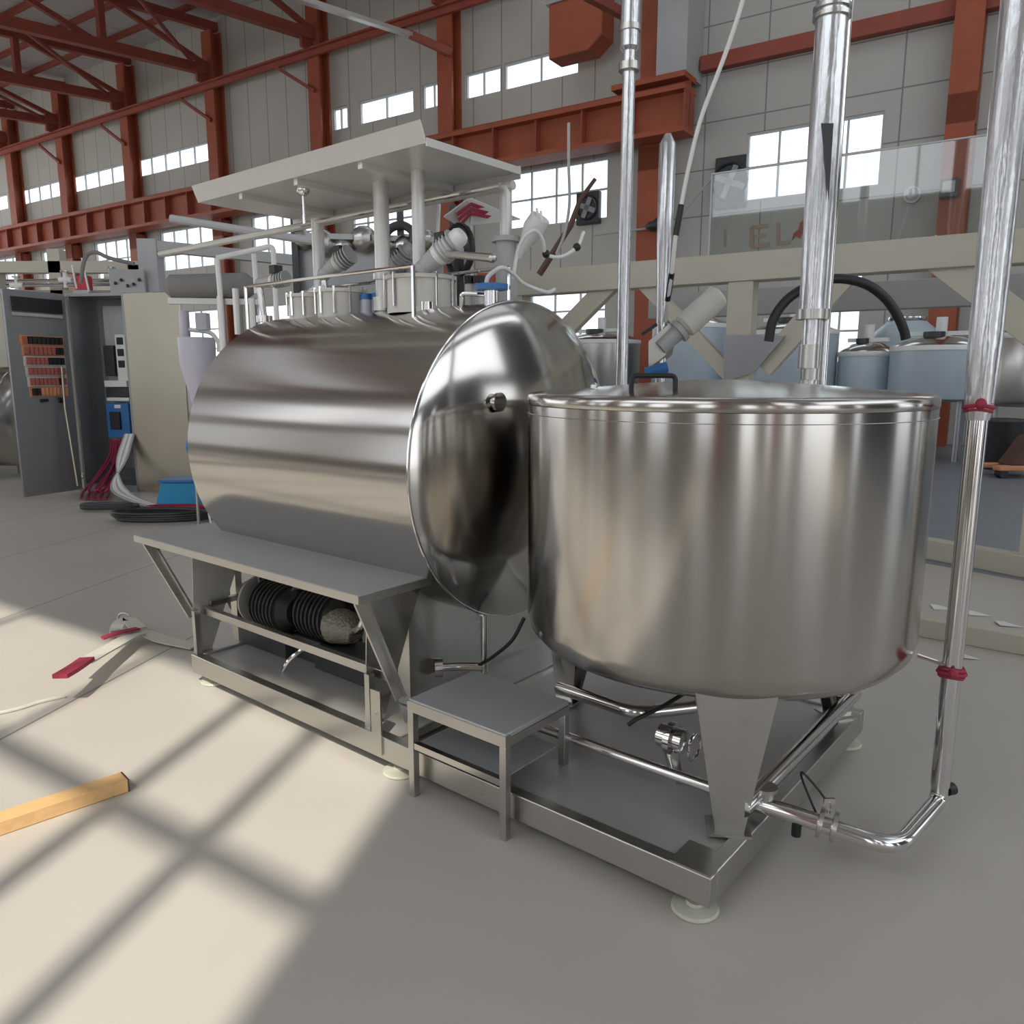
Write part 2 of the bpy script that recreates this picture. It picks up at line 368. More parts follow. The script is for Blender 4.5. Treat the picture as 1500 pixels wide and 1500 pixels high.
# roof sheeting, with translucent strips added out of view for fill light
rf = MB()
def rq(d0, d1, t0, t1): rf.add([(-d0,t0,roofz(d0)),(-d1,t0,roofz(d1)),(-d1,t1,roofz(d1)),(-d0,t1,roofz(d0)),(-d0,t0,roofz(d0)+.1),(-d1,t0,roofz(d1)+.1),(-d1,t1,roofz(d1)+.1),(-d0,t1,roofz(d0)+.1)], [(0,1,2,3),(7,6,5,4),(0,4,5,1),(1,5,6,2),(2,6,7,3),(3,7,4,0)])
FILL = [(17,21),(24,28),(31,35),(38,44)]         # translucent strips added out of view to brighten the left side
rq(-.5, 3, -14, 14); rq(12.5, 14.5, -14, 14); rq(-.5, 14.5, 14, 60); rq(24.5, 26.5, -14, 60)
FILL2 = [(-12,-8),(-5,-1),(2,6),(9,13)]  # more unseen strips, added to brighten the right of the far wall
for a, b in ((-14,-12),(-8,-5),(-1,2),(6,9),(13,14)): rq(3, 12.5, a, b)
edges = [-14] + [e for s in FILL for e in s] + [60]
for a, b in zip(edges[0::2], edges[1::2]): rq(14.5, 24.5, a, b)
tag(obj('ceiling', rf, M['roof'], fr=W, loc=(0,0,0)), 'grey sheet metal roof underside high above the trusses', 'ceiling', kind='structure')
tm = bpy.data.materials.new('translucent_sheet'); tm.use_nodes = True; nt = tm.node_tree; nt.nodes.clear()
o_ = nt.nodes.new('ShaderNodeOutputMaterial'); t_ = nt.nodes.new('ShaderNodeBsdfTranslucent'); t_.inputs[0].default_value = (.27,.29,.30,1); nt.links.new(t_.outputs[0], o_.inputs[0])
M['fill_strip'] = tm
for i, (a, b, d0, d1) in enumerate([(a,b,3,12.5) for a,b in FILL2]+[(a,b,14.5,24.5) for a,b in FILL]):
    g = MB().add([(-d0,a,roofz(d0)),(-d1,a,roofz(d1)),(-d1,b,roofz(d1)),(-d0,b,roofz(d0))], [(0,1,2,3)])
    tag(obj('ceiling', g, M['fill_strip'], fr=W), 'added unseen translucent roof strip for fill light, %s from the right' % ordi[i], 'roof light', kind='structure')

# near wall behind the camera: the window bay that throws the sun patch
NX = -26.0
SUN_AZ, SUN_EL = 12.0, 53.0
sd = Vector((math.sin(SUN_AZ*D2R)*math.cos(SUN_EL*D2R), math.cos(SUN_AZ*D2R)*math.cos(SUN_EL*D2R), -math.sin(SUN_EL*D2R)))   # the way the light travels
def back(p):      # where the sun ray through floor point p crosses the near wall
    q = W.l(p); d = W.R.inverted() @ sd; k = (NX-q.x)/d.x; return q + d*k
cR = back((-.54,2.2,0)); cB2 = back((-1.18,2.1,0)); cB1 = back((-1.5,3.0,0)); cS = back((-2.15,4.3,0)); cA = back((-1.38,2.8,0)); cT = back((-2.3,4.85,0))
yR = cR.y; zT = cT.z; zA = cA.z; zB = 5.6
bay = (yR, yR+8.4, zB, zT)
nh = [bay] + [(yR+9.6+k*7, yR+15+k*7, zB, 9.0) for k in range(2)] + [(-13.4,-9.2,5.6,10.6)] + [(a, a+1.5, .3, 4.4) for a in (-12,-9.3,-6.6)] + [(a, a+1.5, 1.0, 4.4) for a in (-3.2,.4,3.4,6.8,9.6,13.4,17,20.6)]
tag(obj('wall_front', panels(NX-.25, NX, -14, 34, 0, 12.4, nh), M['nearwall'], fr=W, loc=(0,0,0)), 'near wall of the hall behind the viewpoint, pierced by tall windows', 'wall', kind='structure')
wf = MB(); x0, x1 = NX-.12, NX-.04
def vb(y, w): wf.box(x0,x1,y-w/2,y+w/2,zB,zT)
vb(cB2.y,.075); vb(cB1.y,.075); vb(cS.y,.04); vb(cS.y+1.5,.04); vb(cS.y+3.1,.09)
wf.box(x0,x1,yR,yR+8.4,zA-.045,zA+.045)
tag(obj('window_frame', wf, M['frame'], fr=W), 'mullions of the large sunlit window behind the viewpoint', 'window', kind='structure')
for i, t in enumerate((-8.6, -3.15, 6.38, 13.2)):
    tag(obj('column', MB().box(NX,NX+.4,t-.3,t+.3,0,12.2), M['orange'], fr=W), 'orange column on the near wall behind the viewpoint', 'column', 'orange columns on the near wall', 'structure')

ew = MB(); hx = [(-25.6,-21.2,0,5.2),(-18.4,-17.7,0,4.5),(-11.2,-7.2,0,5.2),(-23,-8,6.2,11.2),(-4.5,-2.5,0,4)]  # unseen end wall, dark with openings shaped for the tank reflections
pm_ = panels(-14.2,-14,-26.2,.2,0,12.4,hx)
ew.add([(v.y, v.x, v.z) for v in pm_.v], pm_.f)
tag(obj('wall_right', ew, M['endwall'], fr=W, loc=(0,0,0)), 'dark end wall added beyond the right frame edge, doorways placed for tank reflections', 'wall', kind='structure')
# ------------------------------------------------------------------ light
sun = bpy.data.lights.new('sun', 'SUN'); sun.energy = 5.2; sun.angle = .6*D2R; sun.color = (1,.93,.82)
so = bpy.data.objects.new('sun', sun); COL.objects.link(so); so.rotation_euler = sd.to_track_quat('-Z','Y').to_euler(); so.location = (0,-10,20)
wd = bpy.data.worlds.new('sky'); sc.world = wd; wd.use_nodes = True; bg = wd.node_tree.nodes['Background']
bg.inputs[0].default_value = (.90,.94,1,1); bg.inputs[1].default_value = 2.75

# ------------------------------------------------------------------ camera
cam = bpy.data.cameras.new('camera'); cam.sensor_width = 36; cam.lens = FPX/1500*36; cam.clip_end = 300
co = bpy.data.objects.new('camera', cam); COL.objects.link(co); co.location = (0,0,CH); co.rotation_euler = (math.pi/2-TILT, 0, 0); sc.camera = co
sc.view_settings.view_transform = 'Standard'; sc.view_settings.look = 'None'; sc.view_settings.gamma = 1; sc.view_settings.use_curve_mapping = False
sc.view_settings.exposure = -.28


# ================================================================== PART 2: machines and things
def kv(x, y, v):   # photo point on the upright machine-frame plane "v metres across the skid"
    o = K.l((0,0,CH)); d = K.R.inverted() @ ray(x, y); k = (v-o.x)/d.x; return o + d*k
def wdp(x, y, d0): # photo point on an upright plane parallel to the far wall
    o = W.l((0,0,CH)); d = W.R.inverted() @ ray(x, y); k = (d0-o.x)/d.x; return o + d*k

# ------------------------------------------------------------------ skid
t = thing('machine_skid', 'long low stainless steel base frame with flat deck under both tanks', 'skid', K, (.8,1.5,.06))
L_, B_ = 3.02, 1.56
f = MB().box(0,.05,0,L_,.06,.16).box(B_-.05,B_,0,L_,.06,.16).box(.05,B_-.05,0,.05,.06,.16).box(.05,B_-.05,L_-.05,L_,.06,.16)
f.box(.05,B_-.05,1.38,1.44,.07,.14).box(.62,.68,.05,1.38,.07,.14).box(.62,.68,1.44,L_-.05,.07,.14)
obj('side_beam', f, M['steel'], t, K, bev=.004)
obj('deck_plate', MB().box(.05,B_-.05,.05,1.38,.14,.146), M['deck'], t, K)
obj('deck_plate', MB().box(.05,B_-.05,1.44,L_-.05,.14,.146), M['deck'], t, K)
for (x, y) in ((.05,.07),(1.5,.06),(.05,1.42),(1.5,1.42),(.08,2.93),(1.5,2.93)):
    ft = obj('foot', MB().lathe([(0,0),(.072,0),(.075,.006),(.07,.014),(.03,.022),(.025,.03),(0,.03)], (x,y,.001), n=32), M['foot'], t, K)
    obj('foot_stem', MB().cyl((x,y,.028),(x,y,.062),.013,n=12).cyl((x,y,.046),(x,y,.056),.022,n=6), M['tube'], ft, K)
obj('corner_plate', MB().box(.003,.14,.003,.14,.16,.165), M['steel'], t, K)
obj('bolt_plate', MB().box(-.008,0,1.47,1.53,.08,.36).cyl((-.014,1.5,.26),(-.008,1.5,.26),.01,n=8), M['steel'], t, K)

# ------------------------------------------------------------------ upright tank
TX, TY, TR = .858, .43, .745
t = thing('round_tank', 'large upright brushed steel tank with flat lid at right front', 'tank', K, (TX,TY,.16))
pr = [(0,.575),(.45,.582),(.62,.597),(.70,.622),(.733,.66),(TR,.71),(TR,1.535),(TR-.02,1.54),(0,1.54)]
obj('tank_shell', MB().lathe(pr, (TX,TY,0), n=160), M['shell_v'], t, K, sharp=50)
lid = obj('tank_lid', MB().lathe([(TR-.03,1.534),(TR+.001,1.536),(TR+.003,1.539),(TR+.003,1.568),(TR-.005,1.577),(TR-.03,1.582),(.35,1.612),(.12,1.628),(0,1.63)], (TX,TY,0), n=160), M['shell_v'], t, K, sharp=60)
hp = [(.395,2.63,1.578),(.395,2.63,1.645),(.54,2.63,1.645),(.54,2.63,1.578)]
hk = [K.l(p) for p in hp]
obj('handle', MB().tube(fillet(hk,.018,5), .0085, 10).cyl(hk[0], hk[0]+Vector((0,0,.006)), .016, n=12).cyl(hk[3], hk[3]+Vector((0,0,.006)), .016, n=12), M['black'], lid, K)
cB = [K.l(at(1005,572,3.0)), K.l(at(870,575,2.9))]
for p in cB:
    p.z = 1.62
    obj('lid_stud', MB().lathe([(0,0),(.014,0),(.014,.012),(.006,.02),(0,.02)], (p.x,p.y,1.60), n=12), M['tube'], lid, K)
obj('weld_bead', MB().lathe([(TR-.004,1.50),(TR+.003,1.503),(TR-.004,1.506)], (TX,TY,0), n=160), M['steel'], t, K)
for i, (lx, ly) in enumerate(((.23,.04),(.81,1.08),(1.52,.03))):
    d = Vector((lx-TX, ly-TY, 0)).normalized(); s_ = Vector((-d.y, d.x, 0)); c = Vector((TX, TY, 0)) + d*.70
    def P(a, b, z): return c + s_*a + d*b + Vector((0,0,z))
    wt, wb, zt, zb = .125, .04, .66, .165
    g = MB()
    g.prism([P(-wt,0,zt),P(wt,0,zt),P(wb,0,zb),P(-wb,0,zb)], d*.008)
    for q in (-1, 1): g.prism([P(q*wt,.008,zt),P(q*wb,.008,zb),P(q*wb*.8,-.07,zb),P(q*wt,-.16,zt)], s_*(.006*q))
    lg = obj('tank_leg', g, M['mirror'] if i else M['steel'], t, K)
    obj('leg_base', MB().prism([P(-.07,-.09,.16),P(.07,-.09,.16),P(.07,.03,.16),P(-.07,.03,.16)], (0,0,.008)), M['steel'], lg, K)
for n_, p_, q_, r_ in (('leg_brace',(.34,.1,.25),(.34,1.3,.25),.02),('leg_brace',(.28,.03,.25),(1.5,.03,.25),.03)):
    obj(n_, MB().tube([p_,q_], r_, 16), M['tube'], t, K)
# drain line with valve below
dr = obj('drain_pipe', MB().tube(fillet([(TX,TY,.61),(TX,TY,.30),(.60,.62,.30),(.62,1.02,.30)],.07), .027, 14), M['tube'], t, K)
vv = kv(985,1085,.5)
va = obj('drain_valve', MB().cyl((vv.x,vv.y-.05,.30),(vv.x,vv.y+.05,.30),.045,n=20).cyl((vv.x,vv.y-.012,.30),(vv.x,vv.y+.012,.30),.062,n=20).cyl((vv.x,vv.y,.24),(vv.x-.06,vv.y-.05,.19),.03,.02,n=12), M['tube'], t, K)
obj('valve_handle', MB().bar((vv.x-.02,vv.y-.02,.25),(vv.x-.12,vv.y-.1,.2),.03,.008), M['steel'], va, K)
obj('valve_clamp', MB().tube([(vv.x+.02+.05*math.cos(a*.524), vv.y-.08, .28+.05*math.sin(a*.524)) for a in range(12)], .006, 8, closed=True), M['tube'], va, K)
c1 = curve([at(1008,1012,2.75), at(970,1035,2.72), at(935,1052,2.7), at(920,1062,2.7)])
tag(obj('cable', MB().tube(c1, .008, 8), M['black']), 'short black cable hanging under the upright tank to the drain valve', 'cable')
tag(obj('cable', MB().tube(curve([at(768,905,3.5), at(750,938,3.5), at(722,962,3.55), at(700,975,3.6)]), .009, 8), M['black']), 'black cable dropping from the dished end of the lying tank', 'cable')

# ------------------------------------------------------------------ outlet pipe and riser
t = thing('riser_pipe', 'bright bent steel pipe running from skid corner up the right side', 'pipe', WORLD, (1.54,2.62,0))
z0 = .15
obj('pipe_run', MB().tube(fillet([(.72,2.52,.21),(.88,2.44,.21),(1.23,2.29,z0),(1.545,2.62,z0-.02),(1.545,2.62,.22)],.10,8), .029, 20), M['tube'], t)
obj('upright_pipe', MB().cyl((1.545,2.62,.19),(1.545,2.62,1.57),.032,n=24), M['tube'], t)
wr = obj('wrapped_pipe', MB().tube([(1.545,2.62,1.5),(1.545,2.62,1.56),(1.545,2.62,1.75),(1.545,2.62,2.4),(1.545,2.62,5.6)], [.036,.044,.05,.053,.053], 24), M['wrap'], t)
for z in (.62, 1.545):
    g = MB()
    for k in range(3): g.tube([(1.545+(.037+.006*(k%2))*math.cos(a*.524), 2.62+(.037+.006*(k%2))*math.sin(a*.524), z+(k-1)*.013+.004*math.sin(a)) for a in range(12)], .007, 8, closed=True)
    g.ball((1.525,2.575,z+.01),.018,8,6)
    obj('red_tie', g, M['redstrap'], t)
for k, (x, y) in enumerate(((1.02,2.38),(1.06,2.365))):
    g = MB().cyl((x-.006,y+.003,.19-k*.006),(x+.006,y-.003,.188-k*.006),.05,n=24)
    cl = obj('pipe_clamp', g, M['steel'], t)
obj('clamp_wing_nut', MB().cyl((1.04,2.37,.23),(1.04,2.37,.27),.006,n=8).box(1.022,1.058,2.366,2.374,.262,.282), M['tube'], t)
obj('clamp_wire', MB().tube(curve([(1.04,2.37,.26),(1.01,2.40,.30),(.97,2.43,.34),(.98,2.45,.30),(1.02,2.42,.2)]), .004, 6), M['black'], t)
obj('end_cap', MB().cyl((1.575,2.63,.165),(1.605,2.64,.165),.022,n=16), M['black'], t)
obj('stub_elbow', MB().cyl((.86,2.46,.20),(.86,2.46,.27),.028,n=16).cyl((.86,2.46,.262),(.86,2.46,.275),.04,n=16), M['steel'], t)
obj('bracket_rod', MB().tube([(1.545,2.60,.64),(1.44,2.66,.665)], .008, 8), M['tube'], t)
obj('black_plug', MB().cyl((.95,2.40,.13),(.95,2.40,.18),.016,n=12), M['black'], t)

# ------------------------------------------------------------------ lying tank
HX, HZ, HR, H0, H1 = .905, 1.236, .744, 1.45, 3.2
t = thing('lying_tank', 'big horizontal brushed steel cylinder tank with polished domed end', 'tank', K, (HX,2.3,.16))
obj('tank_shell', MB().lathe([(HR-.02,0),(HR,.002),(HR,H1-H0-.002),(HR-.02,H1-H0)], (HX,H0,HZ), (0,1,0), n=160), M['shell_h'], t, K, sharp=50)
def dish(s): return [(HR-.003,0),(HR-.012,.006*s),(.66,.034*s),(.56,.062*s),(.42,.092*s),(.25,.117*s),(.1,.131*s),(0,.134*s)]
e = obj('domed_end', MB().lathe(dish(1), (HX,H0,HZ), (0,-1,0), n=128), M['mirror'], t, K, sharp=60)
obj('domed_end', MB().lathe(dish(1), (HX,H1,HZ), (0,1,0), n=128), M['mirror'], t, K, sharp=60)
th = [(HX+(HR+.001)*math.cos(2*math.pi*a/96), H0+.004, HZ+(HR+.001)*math.sin(2*math.pi*a/96)) for a in range(96)]
obj('end_rim', MB().tube(th, .006, 8, closed=True), M['tube'], t, K)
pp = kv(722,545,.6); 
obj('end_disc', MB().cyl((.60,1.40,1.53),(.60,1.335,1.53),.03,n=16).cyl((.60,1.345,1.53),(.60,1.33,1.53),.042,n=16), M['tube'], e, K)  # small steel stub and disc set off-centre on the dome
for y in (1.7, 2.9):
    pts = [(HX-.50,y,.165),(HX+.5,y,.165),(HX+.55,y,.62)] + [(HX+.74*math.cos(a), y, HZ+.74*math.sin(a)) for a in [(-40-10*k)*D2R for k in range(11)]] + [(HX-.55,y,.62)]
    obj('saddle', MB().prism(pts, (0,.02,0)), M['steel'], t, K)
dn = obj('drain_stub', MB().cyl((.677,1.50,.53),(.677,1.50,.19),.018,n=14).cyl((.677,1.50,.525),(.677,1.50,.54),.04,n=16), M['tube'], t, K)
sv = obj('side_valve', MB().tube(fillet([(.677,1.50,.26),(.60,1.60,.26),(.53,1.66,.26)],.03), .02, 12).cyl((.54,1.65,.26),(.51,1.675,.26),.045,n=16), M['tube'], dn, K)
# manway boxes on the crown, posts' sockets and stay rails
def crown(v): return HZ + math.sqrt(max(0, HR**2-(v-HX)**2))
def manway(x0, x1, y, v, h, lab, r=None):
    a = kv(x0, y, v); b = kv(x1, y, v); cy = (a.y+b.y)/2; rr = abs(a.y-b.y)/2; zc = crown(v)-.03
    m = obj('manway', MB().lathe([(rr,0),(rr,h+.03),(rr+.012,h+.032),(rr+.012,h+.05),(0,h+.055)], (v,cy,zc), n=40), M['offwhite'], t, K)
    for k in range(10):
        a_ = k*.628; g = MB().cyl((v+(rr+.008)*math.cos(a_),cy+(rr+.008)*math.sin(a_),zc+.03),(v+(rr+.008)*math.cos(a_),cy+(rr+.008)*math.sin(a_),zc+h+.06),.007,n=8)
        obj('clamp_bolt', g, M['tube'], m, K)
    return cy, rr, zc+h+.055
m1 = manway(583, 652, 440, .82, .13, 'a'); m2 = manway(478, 522, 440, .85, .11, 'b'); m3 = manway(436, 474, 440, .85, .10, 'c')
def rail(pts, r=.009, mt='tube', name='guard_rail'): return obj(name, MB().tube(pts, r, 8), M[mt], t, K)
q1, q2 = kv(455,424,1.05), kv(745,418,1.05)
rail([(1.05,q1.y,q1.z),(1.05,q2.y,q1.z)]); rail([(.6,q1.y,q1.z-.02),(.6,q2.y+.2,q1.z-.02)])
for y in (q1.y, (q1.y+q2.y)/2, q2.y): rail([(1.05,y,crown(1.05)-.01),(1.05,y,q1.z)], .01)
for y in (q1.y, q2.y+.2): rail([(.6,y,crown(.6)-.01),(.6,y,q1.z-.02)], .01)
a = kv(348,478,.8); b = kv(350,422,.8); rail([(.8,a.y,a.z-.05),(.8,a.y,b.z)], .02, 'white', 'vent_stub')
a = kv(405,470,.9); rail(fillet([(.9,3.15,1.97),(.9,3.15,2.12),(.9,2.86,2.12),(.9,2.80,1.97)],.05), .018, 'tube', 'loop_pipe')

# ------------------------------------------------------------------ canopy on posts
t = thing('canopy', 'white sheet metal canopy on slim posts above the lying tank', 'canopy', K, (.8,2.4,1.97))
zc = 2.62
y0c, y1c, x0c, x1c = 1.66, 3.52, .50, 1.14
obj('canopy_sheet', MB().box(x0c,x1c,y0c,y1c,zc,zc+.012), M['canopy'], t, K)
obj('canopy_lip', MB().prism([(x0c,y0c,zc),(x0c-.035,y0c,zc+.085),(x0c-.028,y0c,zc+.088),(x0c+.007,y0c,zc+.004)], (0,y1c-y0c,0)), M['canopy'], t, K)
obj('canopy_lip', MB().box(x0c,x1c,y0c-.006,y0c,zc-.012,zc+.022), M['canopy'], t, K)
obj('canopy_lip', MB().box(x1c,x1c+.006,y0c,y1c,zc-.03,zc+.03), M['canopy'], t, K)
g = MB()
for y in (2.1,2.6,3.1): g.box(x0c+.02,x1c-.01,y,y+.03,zc-.03,zc)
obj('canopy_rib', g, M['canopy'], t, K)
a = kv(230,312,1.08); b = kv(752,232,1.08)
obj('support_tube', MB().tube([(1.08,a.y,zc-.07),(1.08,b.y,zc-.07)], .022, 10), M['canopy'], t, K)
obj('support_tube', MB().tube([(.98,kv(440,290,.98).y,zc-.09),(.98,b.y,zc-.09)], .014, 10), M['tube'], t, K)
obj('pipe_joint', MB().ball((.60,kv(443,255,.6).y,zc-.03),.035,12,8).cyl((.60,kv(443,255,.6).y,zc-.02),(.60,kv(443,255,.6).y,zc-.20),.008,n=8), M['tube'], t, K)
for px_, v, r_, zt in ((465,1.0,.036,zc-.07),(559,.85,.040,zc),(613,.80,.032,zc),(741,1.08,.030,zc-.07)):
    y = kv(px_,330,v).y
    ps = obj('post', MB().cyl((v,y,crown(v)-.02),(v,y,zt),r_,n=20), M['canopy'], t, K)
    obj('post_collar', MB().cyl((v,y,crown(v)+.0),(v,y,crown(v)+.07),r_+.018,n=20), M['steel'], ps, K)
    obj('post_collar', MB().cyl((v,y,crown(v)+.16),(v,y,crown(v)+.19),r_+.012,n=20), M['steel'], ps, K)
y = kv(741,345,1.08).y
obj('post_sleeve', MB().cyl((1.08,y,1.99),(1.08,y,2.30),.05,n=20).cyl((1.08,y,2.29),(1.08,y,2.315),.07,n=20), M['greypaint'], t, K)

# agitator motors above the crown
def motor(px_, py_, v, L, tilt, lab, col='offwhite', r=.05):
    c = kv(px_, py_, v); d = Vector((math.cos(tilt)*.25, -math.cos(tilt), math.sin(tilt))).normalized()
    m = thing('agitator_motor', lab, 'motor', K, (v, c.y, crown(v)))
    p = Vector((v, c.y, c.z)); q = p + d*L
    obj('motor_body', MB().tube([p, p+d*.02, p+d*(L*.55), p+d*(L*.6), q-d*.02, q], [r*.9,r,r,r*.82,r*.82,r*.6], 20), M[col], m, K)
    fg = MB()
    for k in range(5): fg.cyl(p+d*(.03+k*.02), p+d*(.038+k*.02), r+.008, n=20)
    obj('cooling_fin', fg, M['greypaint'], m, K)
    b0 = p - d*.10
    obj('gearbox', MB().tube([p, b0], [r*.95, r*.6], 16).ball(b0, r*.8, 12, 8), M['greypaint'], m, K)
    obj('drive_shaft', MB().cyl(b0, (v, b0.y, crown(v)-.01), .02, n=12).cyl((v,b0.y,crown(v)-.01),(v,b0.y,crown(v)+.03),.05,n=16), M['tube'], m, K)
    obj('junction_box', MB().box(v-.03,v+.03,p.y-.03+d.y*.05,p.y+.03+d.y*.05,p.z+r,p.z+r+.05), M['blackp'], m, K, bev=.004)
    return m
motor(640,376,.75,.17,.6,'white agitator motor right of the canopy posts, tilted upward','white',.055)
motor(576,392,1.0,.16,.75,'grey agitator motor leaning between two canopy posts','greypaint',.045)
motor(492,388,.95,.09,.5,'cream rounded agitator motor beside the left canopy post','offwhite',.05)
motor(398,412,.9,.09,.1,'small pale motor at the far left end of the tank crown','white',.04)
a = kv(655,372,.72); b = kv(721,378,.72)
tag(obj('lever_arm', MB().tube([a,b], [.016,.02], 10).ball(b,.022,8,6), M['steel'], fr=K), 'slim grey lever arm pointing right from the white motor', 'lever')
a = kv(600,458,.72); 
for (x0,y0,x1,y1,v) in ((520,432,548,450,.9),):
    a = kv(534,440,v); m = thing('valve_cluster', 'cluster of blue and clear valves between the crown manways', 'valve', K, (v,a.y,crown(v)))
    for k in range(4):
        yy = a.y-.11+k*.07; zz = crown(v)
        vb_ = obj('valve_body', MB().cyl((v-.02*(k%2),yy,zz-.01),(v-.02*(k%2),yy,zz+.07),.028,n=14), M['lilac'], m, K)
        obj('valve_cap', MB().cyl((v-.02*(k%2),yy,zz+.07),(v-.02*(k%2),yy,zz+.10),.032,n=14), M['blue'], vb_, K)
a = kv(720,430,.75)
m = thing('spray_head', 'blue capped inspection fitting at the right end of the tank crown', 'fitting', K, (.75,a.y,crown(.75)))
obj('fitting_neck', MB().cyl((.75,a.y,crown(.75)-.02),(.75,a.y,crown(.75)+.06),.035,n=16), M['tube'], m, K)
obj('fitting_cap', MB().cyl((.75,a.y,crown(.75)+.06),(.75,a.y,crown(.75)+.085),.075,n=24), M['blue'], m, K)
obj('side_tap', MB().tube(fillet([(.75,a.y+.03,crown(.75)+.04),(.70,a.y+.14,crown(.75)+.05),(.70,a.y+.14,crown(.75)-.02)],.02), .010, 8), M['tube'], m, K)
tag(obj('hose', MB().tube(curve([kv(712,418,.8),kv(716,404,.8),kv(735,392,.85),kv(752,402,.95),kv(768,416,1.05),kv(800,428,1.2),kv(812,424,1.3)]), .010, 8), M['white'], fr=K), 'white hose looping over the right canopy post foot', 'hose')
pc = [kv(752,408,1.0),kv(758,370,1.0),kv(770,345,1.0),kv(785,338,1.05),kv(795,352,1.1),kv(800,372,1.15),kv(822,376,1.2),kv(845,362,1.25),kv(855,340,1.3)]
h = thing('cable', 'white cable sagging with black clips right of the canopy post', 'cable', K, tuple(pc[0]))
obj('cable_sheath', MB().tube(curve(pc), .009, 8), M['white'], h, K)
for q in (pc[5], pc[7]): obj('cable_clip', MB().ball(q, .02, 8, 6), M['black'], h, K)
# white spray gun / plastic elbow hung near the right post
g = thing('plastic_hopper', 'white plastic scoop hanging beside the right canopy post', 'scoop', K, tuple(kv(780,345,1.12)))
obj('scoop_body', MB().tube([kv(792,318,1.12),kv(782,335,1.12),kv(772,352,1.12),kv(760,378,1.12)], [.05,.055,.035,.012], 14), M['white'], g, K)
obj('scoop_prong', MB().cyl(kv(790,325,1.1),kv(786,305,1.1),.006,n=6).cyl(kv(795,327,1.1),kv(792,309,1.1),.006,n=6), M['white'], g, K)
# coiled cable, drums and pumps packed behind the crown
m = thing('cable_reel', 'black cable reel on end behind the white motor', 'reel', K, tuple(kv(672,370,1.35)))
c = kv(672,366,1.35); 
obj('reel_rim', MB().tube([(1.35,c.y+.10*math.cos(a*.314),c.z+.13*math.sin(a*.314)) for a in range(20)], .02, 8, closed=True), M['black'], m, K)
obj('reel_hub', MB().cyl((1.33,c.y,c.z),(1.39,c.y,c.z),.05,n=16), M['dark'], m, K)
obj('reel_stand', MB().box(1.33,1.37,c.y-.02,c.y+.02,crown(1.3),c.z), M['black'], m, K)
m = thing('filter_housing', 'grey filter housing pair standing behind the manways', 'filter', K, tuple(kv(690,410,1.3)))
for k in range(2):
    c = kv(688+k*14,410,1.25); b_ = obj('filter_bowl', MB().cyl((1.25,c.y,crown(1.25)-.01),(1.25,c.y,c.z-.02),.025,n=14), M['white'], m, K)
    obj('filter_cap', MB().cyl((1.25,c.y,c.z-.02),(1.25,c.y,c.z+.02),.033,n=14), M['blackp'], b_, K)
tag(obj('whip_aerial', MB().tube([kv(640,372,1.2),kv(643,300,1.2),kv(641,285,1.2)], [.012,.010,.006], 8), M['white'], fr=K), 'thin white rod standing upright above the agitator motors', 'rod')

# ------------------------------------------------------------------ work platform
t = thing('work_platform', 'flat steel walkway shelf on splayed brackets before the lying tank', 'platform', K, (.1,2.4,.16))
px0, px1, py0, py1, pz = -.05, .405, 1.53, 3.46, .735
obj('platform_top', MB().box(px0,px1,py0,py1,pz+.006,pz+.034), M['plate'], t, K, bev=.003)
obj('edge_trim', MB().box(px0-.004,px0,py0,py1,pz-.004,pz+.032).box(px0,px1,py0-.004,py0,pz-.004,pz+.032).box(px0,px1,py1,py1+.004,pz-.004,pz+.032), M['steel'], t, K)
for y in (1.60, 3.02):
    obj('end_plate', MB().prism([(.02,y,.15),(.12,y,.15),(.37,y,pz+.006),(.05,y,pz+.006)], (0,.006,0)), M['mirror'] if y < 2 else M['deck'], t, K)
    obj('upright', MB().box(.02,.05,y-.03,y,.15,.40), M['steel'], t, K)
obj('diagonal_strut', MB().bar((-.03,3.36,pz),(.03,3.03,.36),.045,.012,(0,1,0)).bar((.0,3.36,pz),(.05,3.03,.36),.012,.04,(0,1,0)), M['steel'], t, K)
obj('diagonal_strut', MB().bar((-.03,1.56,pz),(.10,1.47,.30),.045,.012,(0,1,0)).bar((.0,1.56,pz),(.12,1.47,.30),.012,.04,(0,1,0)), M['steel'], t, K)
obj('lower_rail', MB().bar((.09,3.02,.39),(.09,1.52,.39),.035,.04), M['steel'], t, K, bev=.003)
obj('cross_bar', MB().bar((.12,3.0,.42),(.36,3.0,.42),.03,.03), M['steel'], t, K)
obj('inner_channel', MB().box(.30,.34,3.04,3.10,.15,pz+.004), M['steel'], t, K)
obj('inner_channel', MB().box(.30,.34,1.62,1.70,.15,pz+.004), M['steel'], t, K)
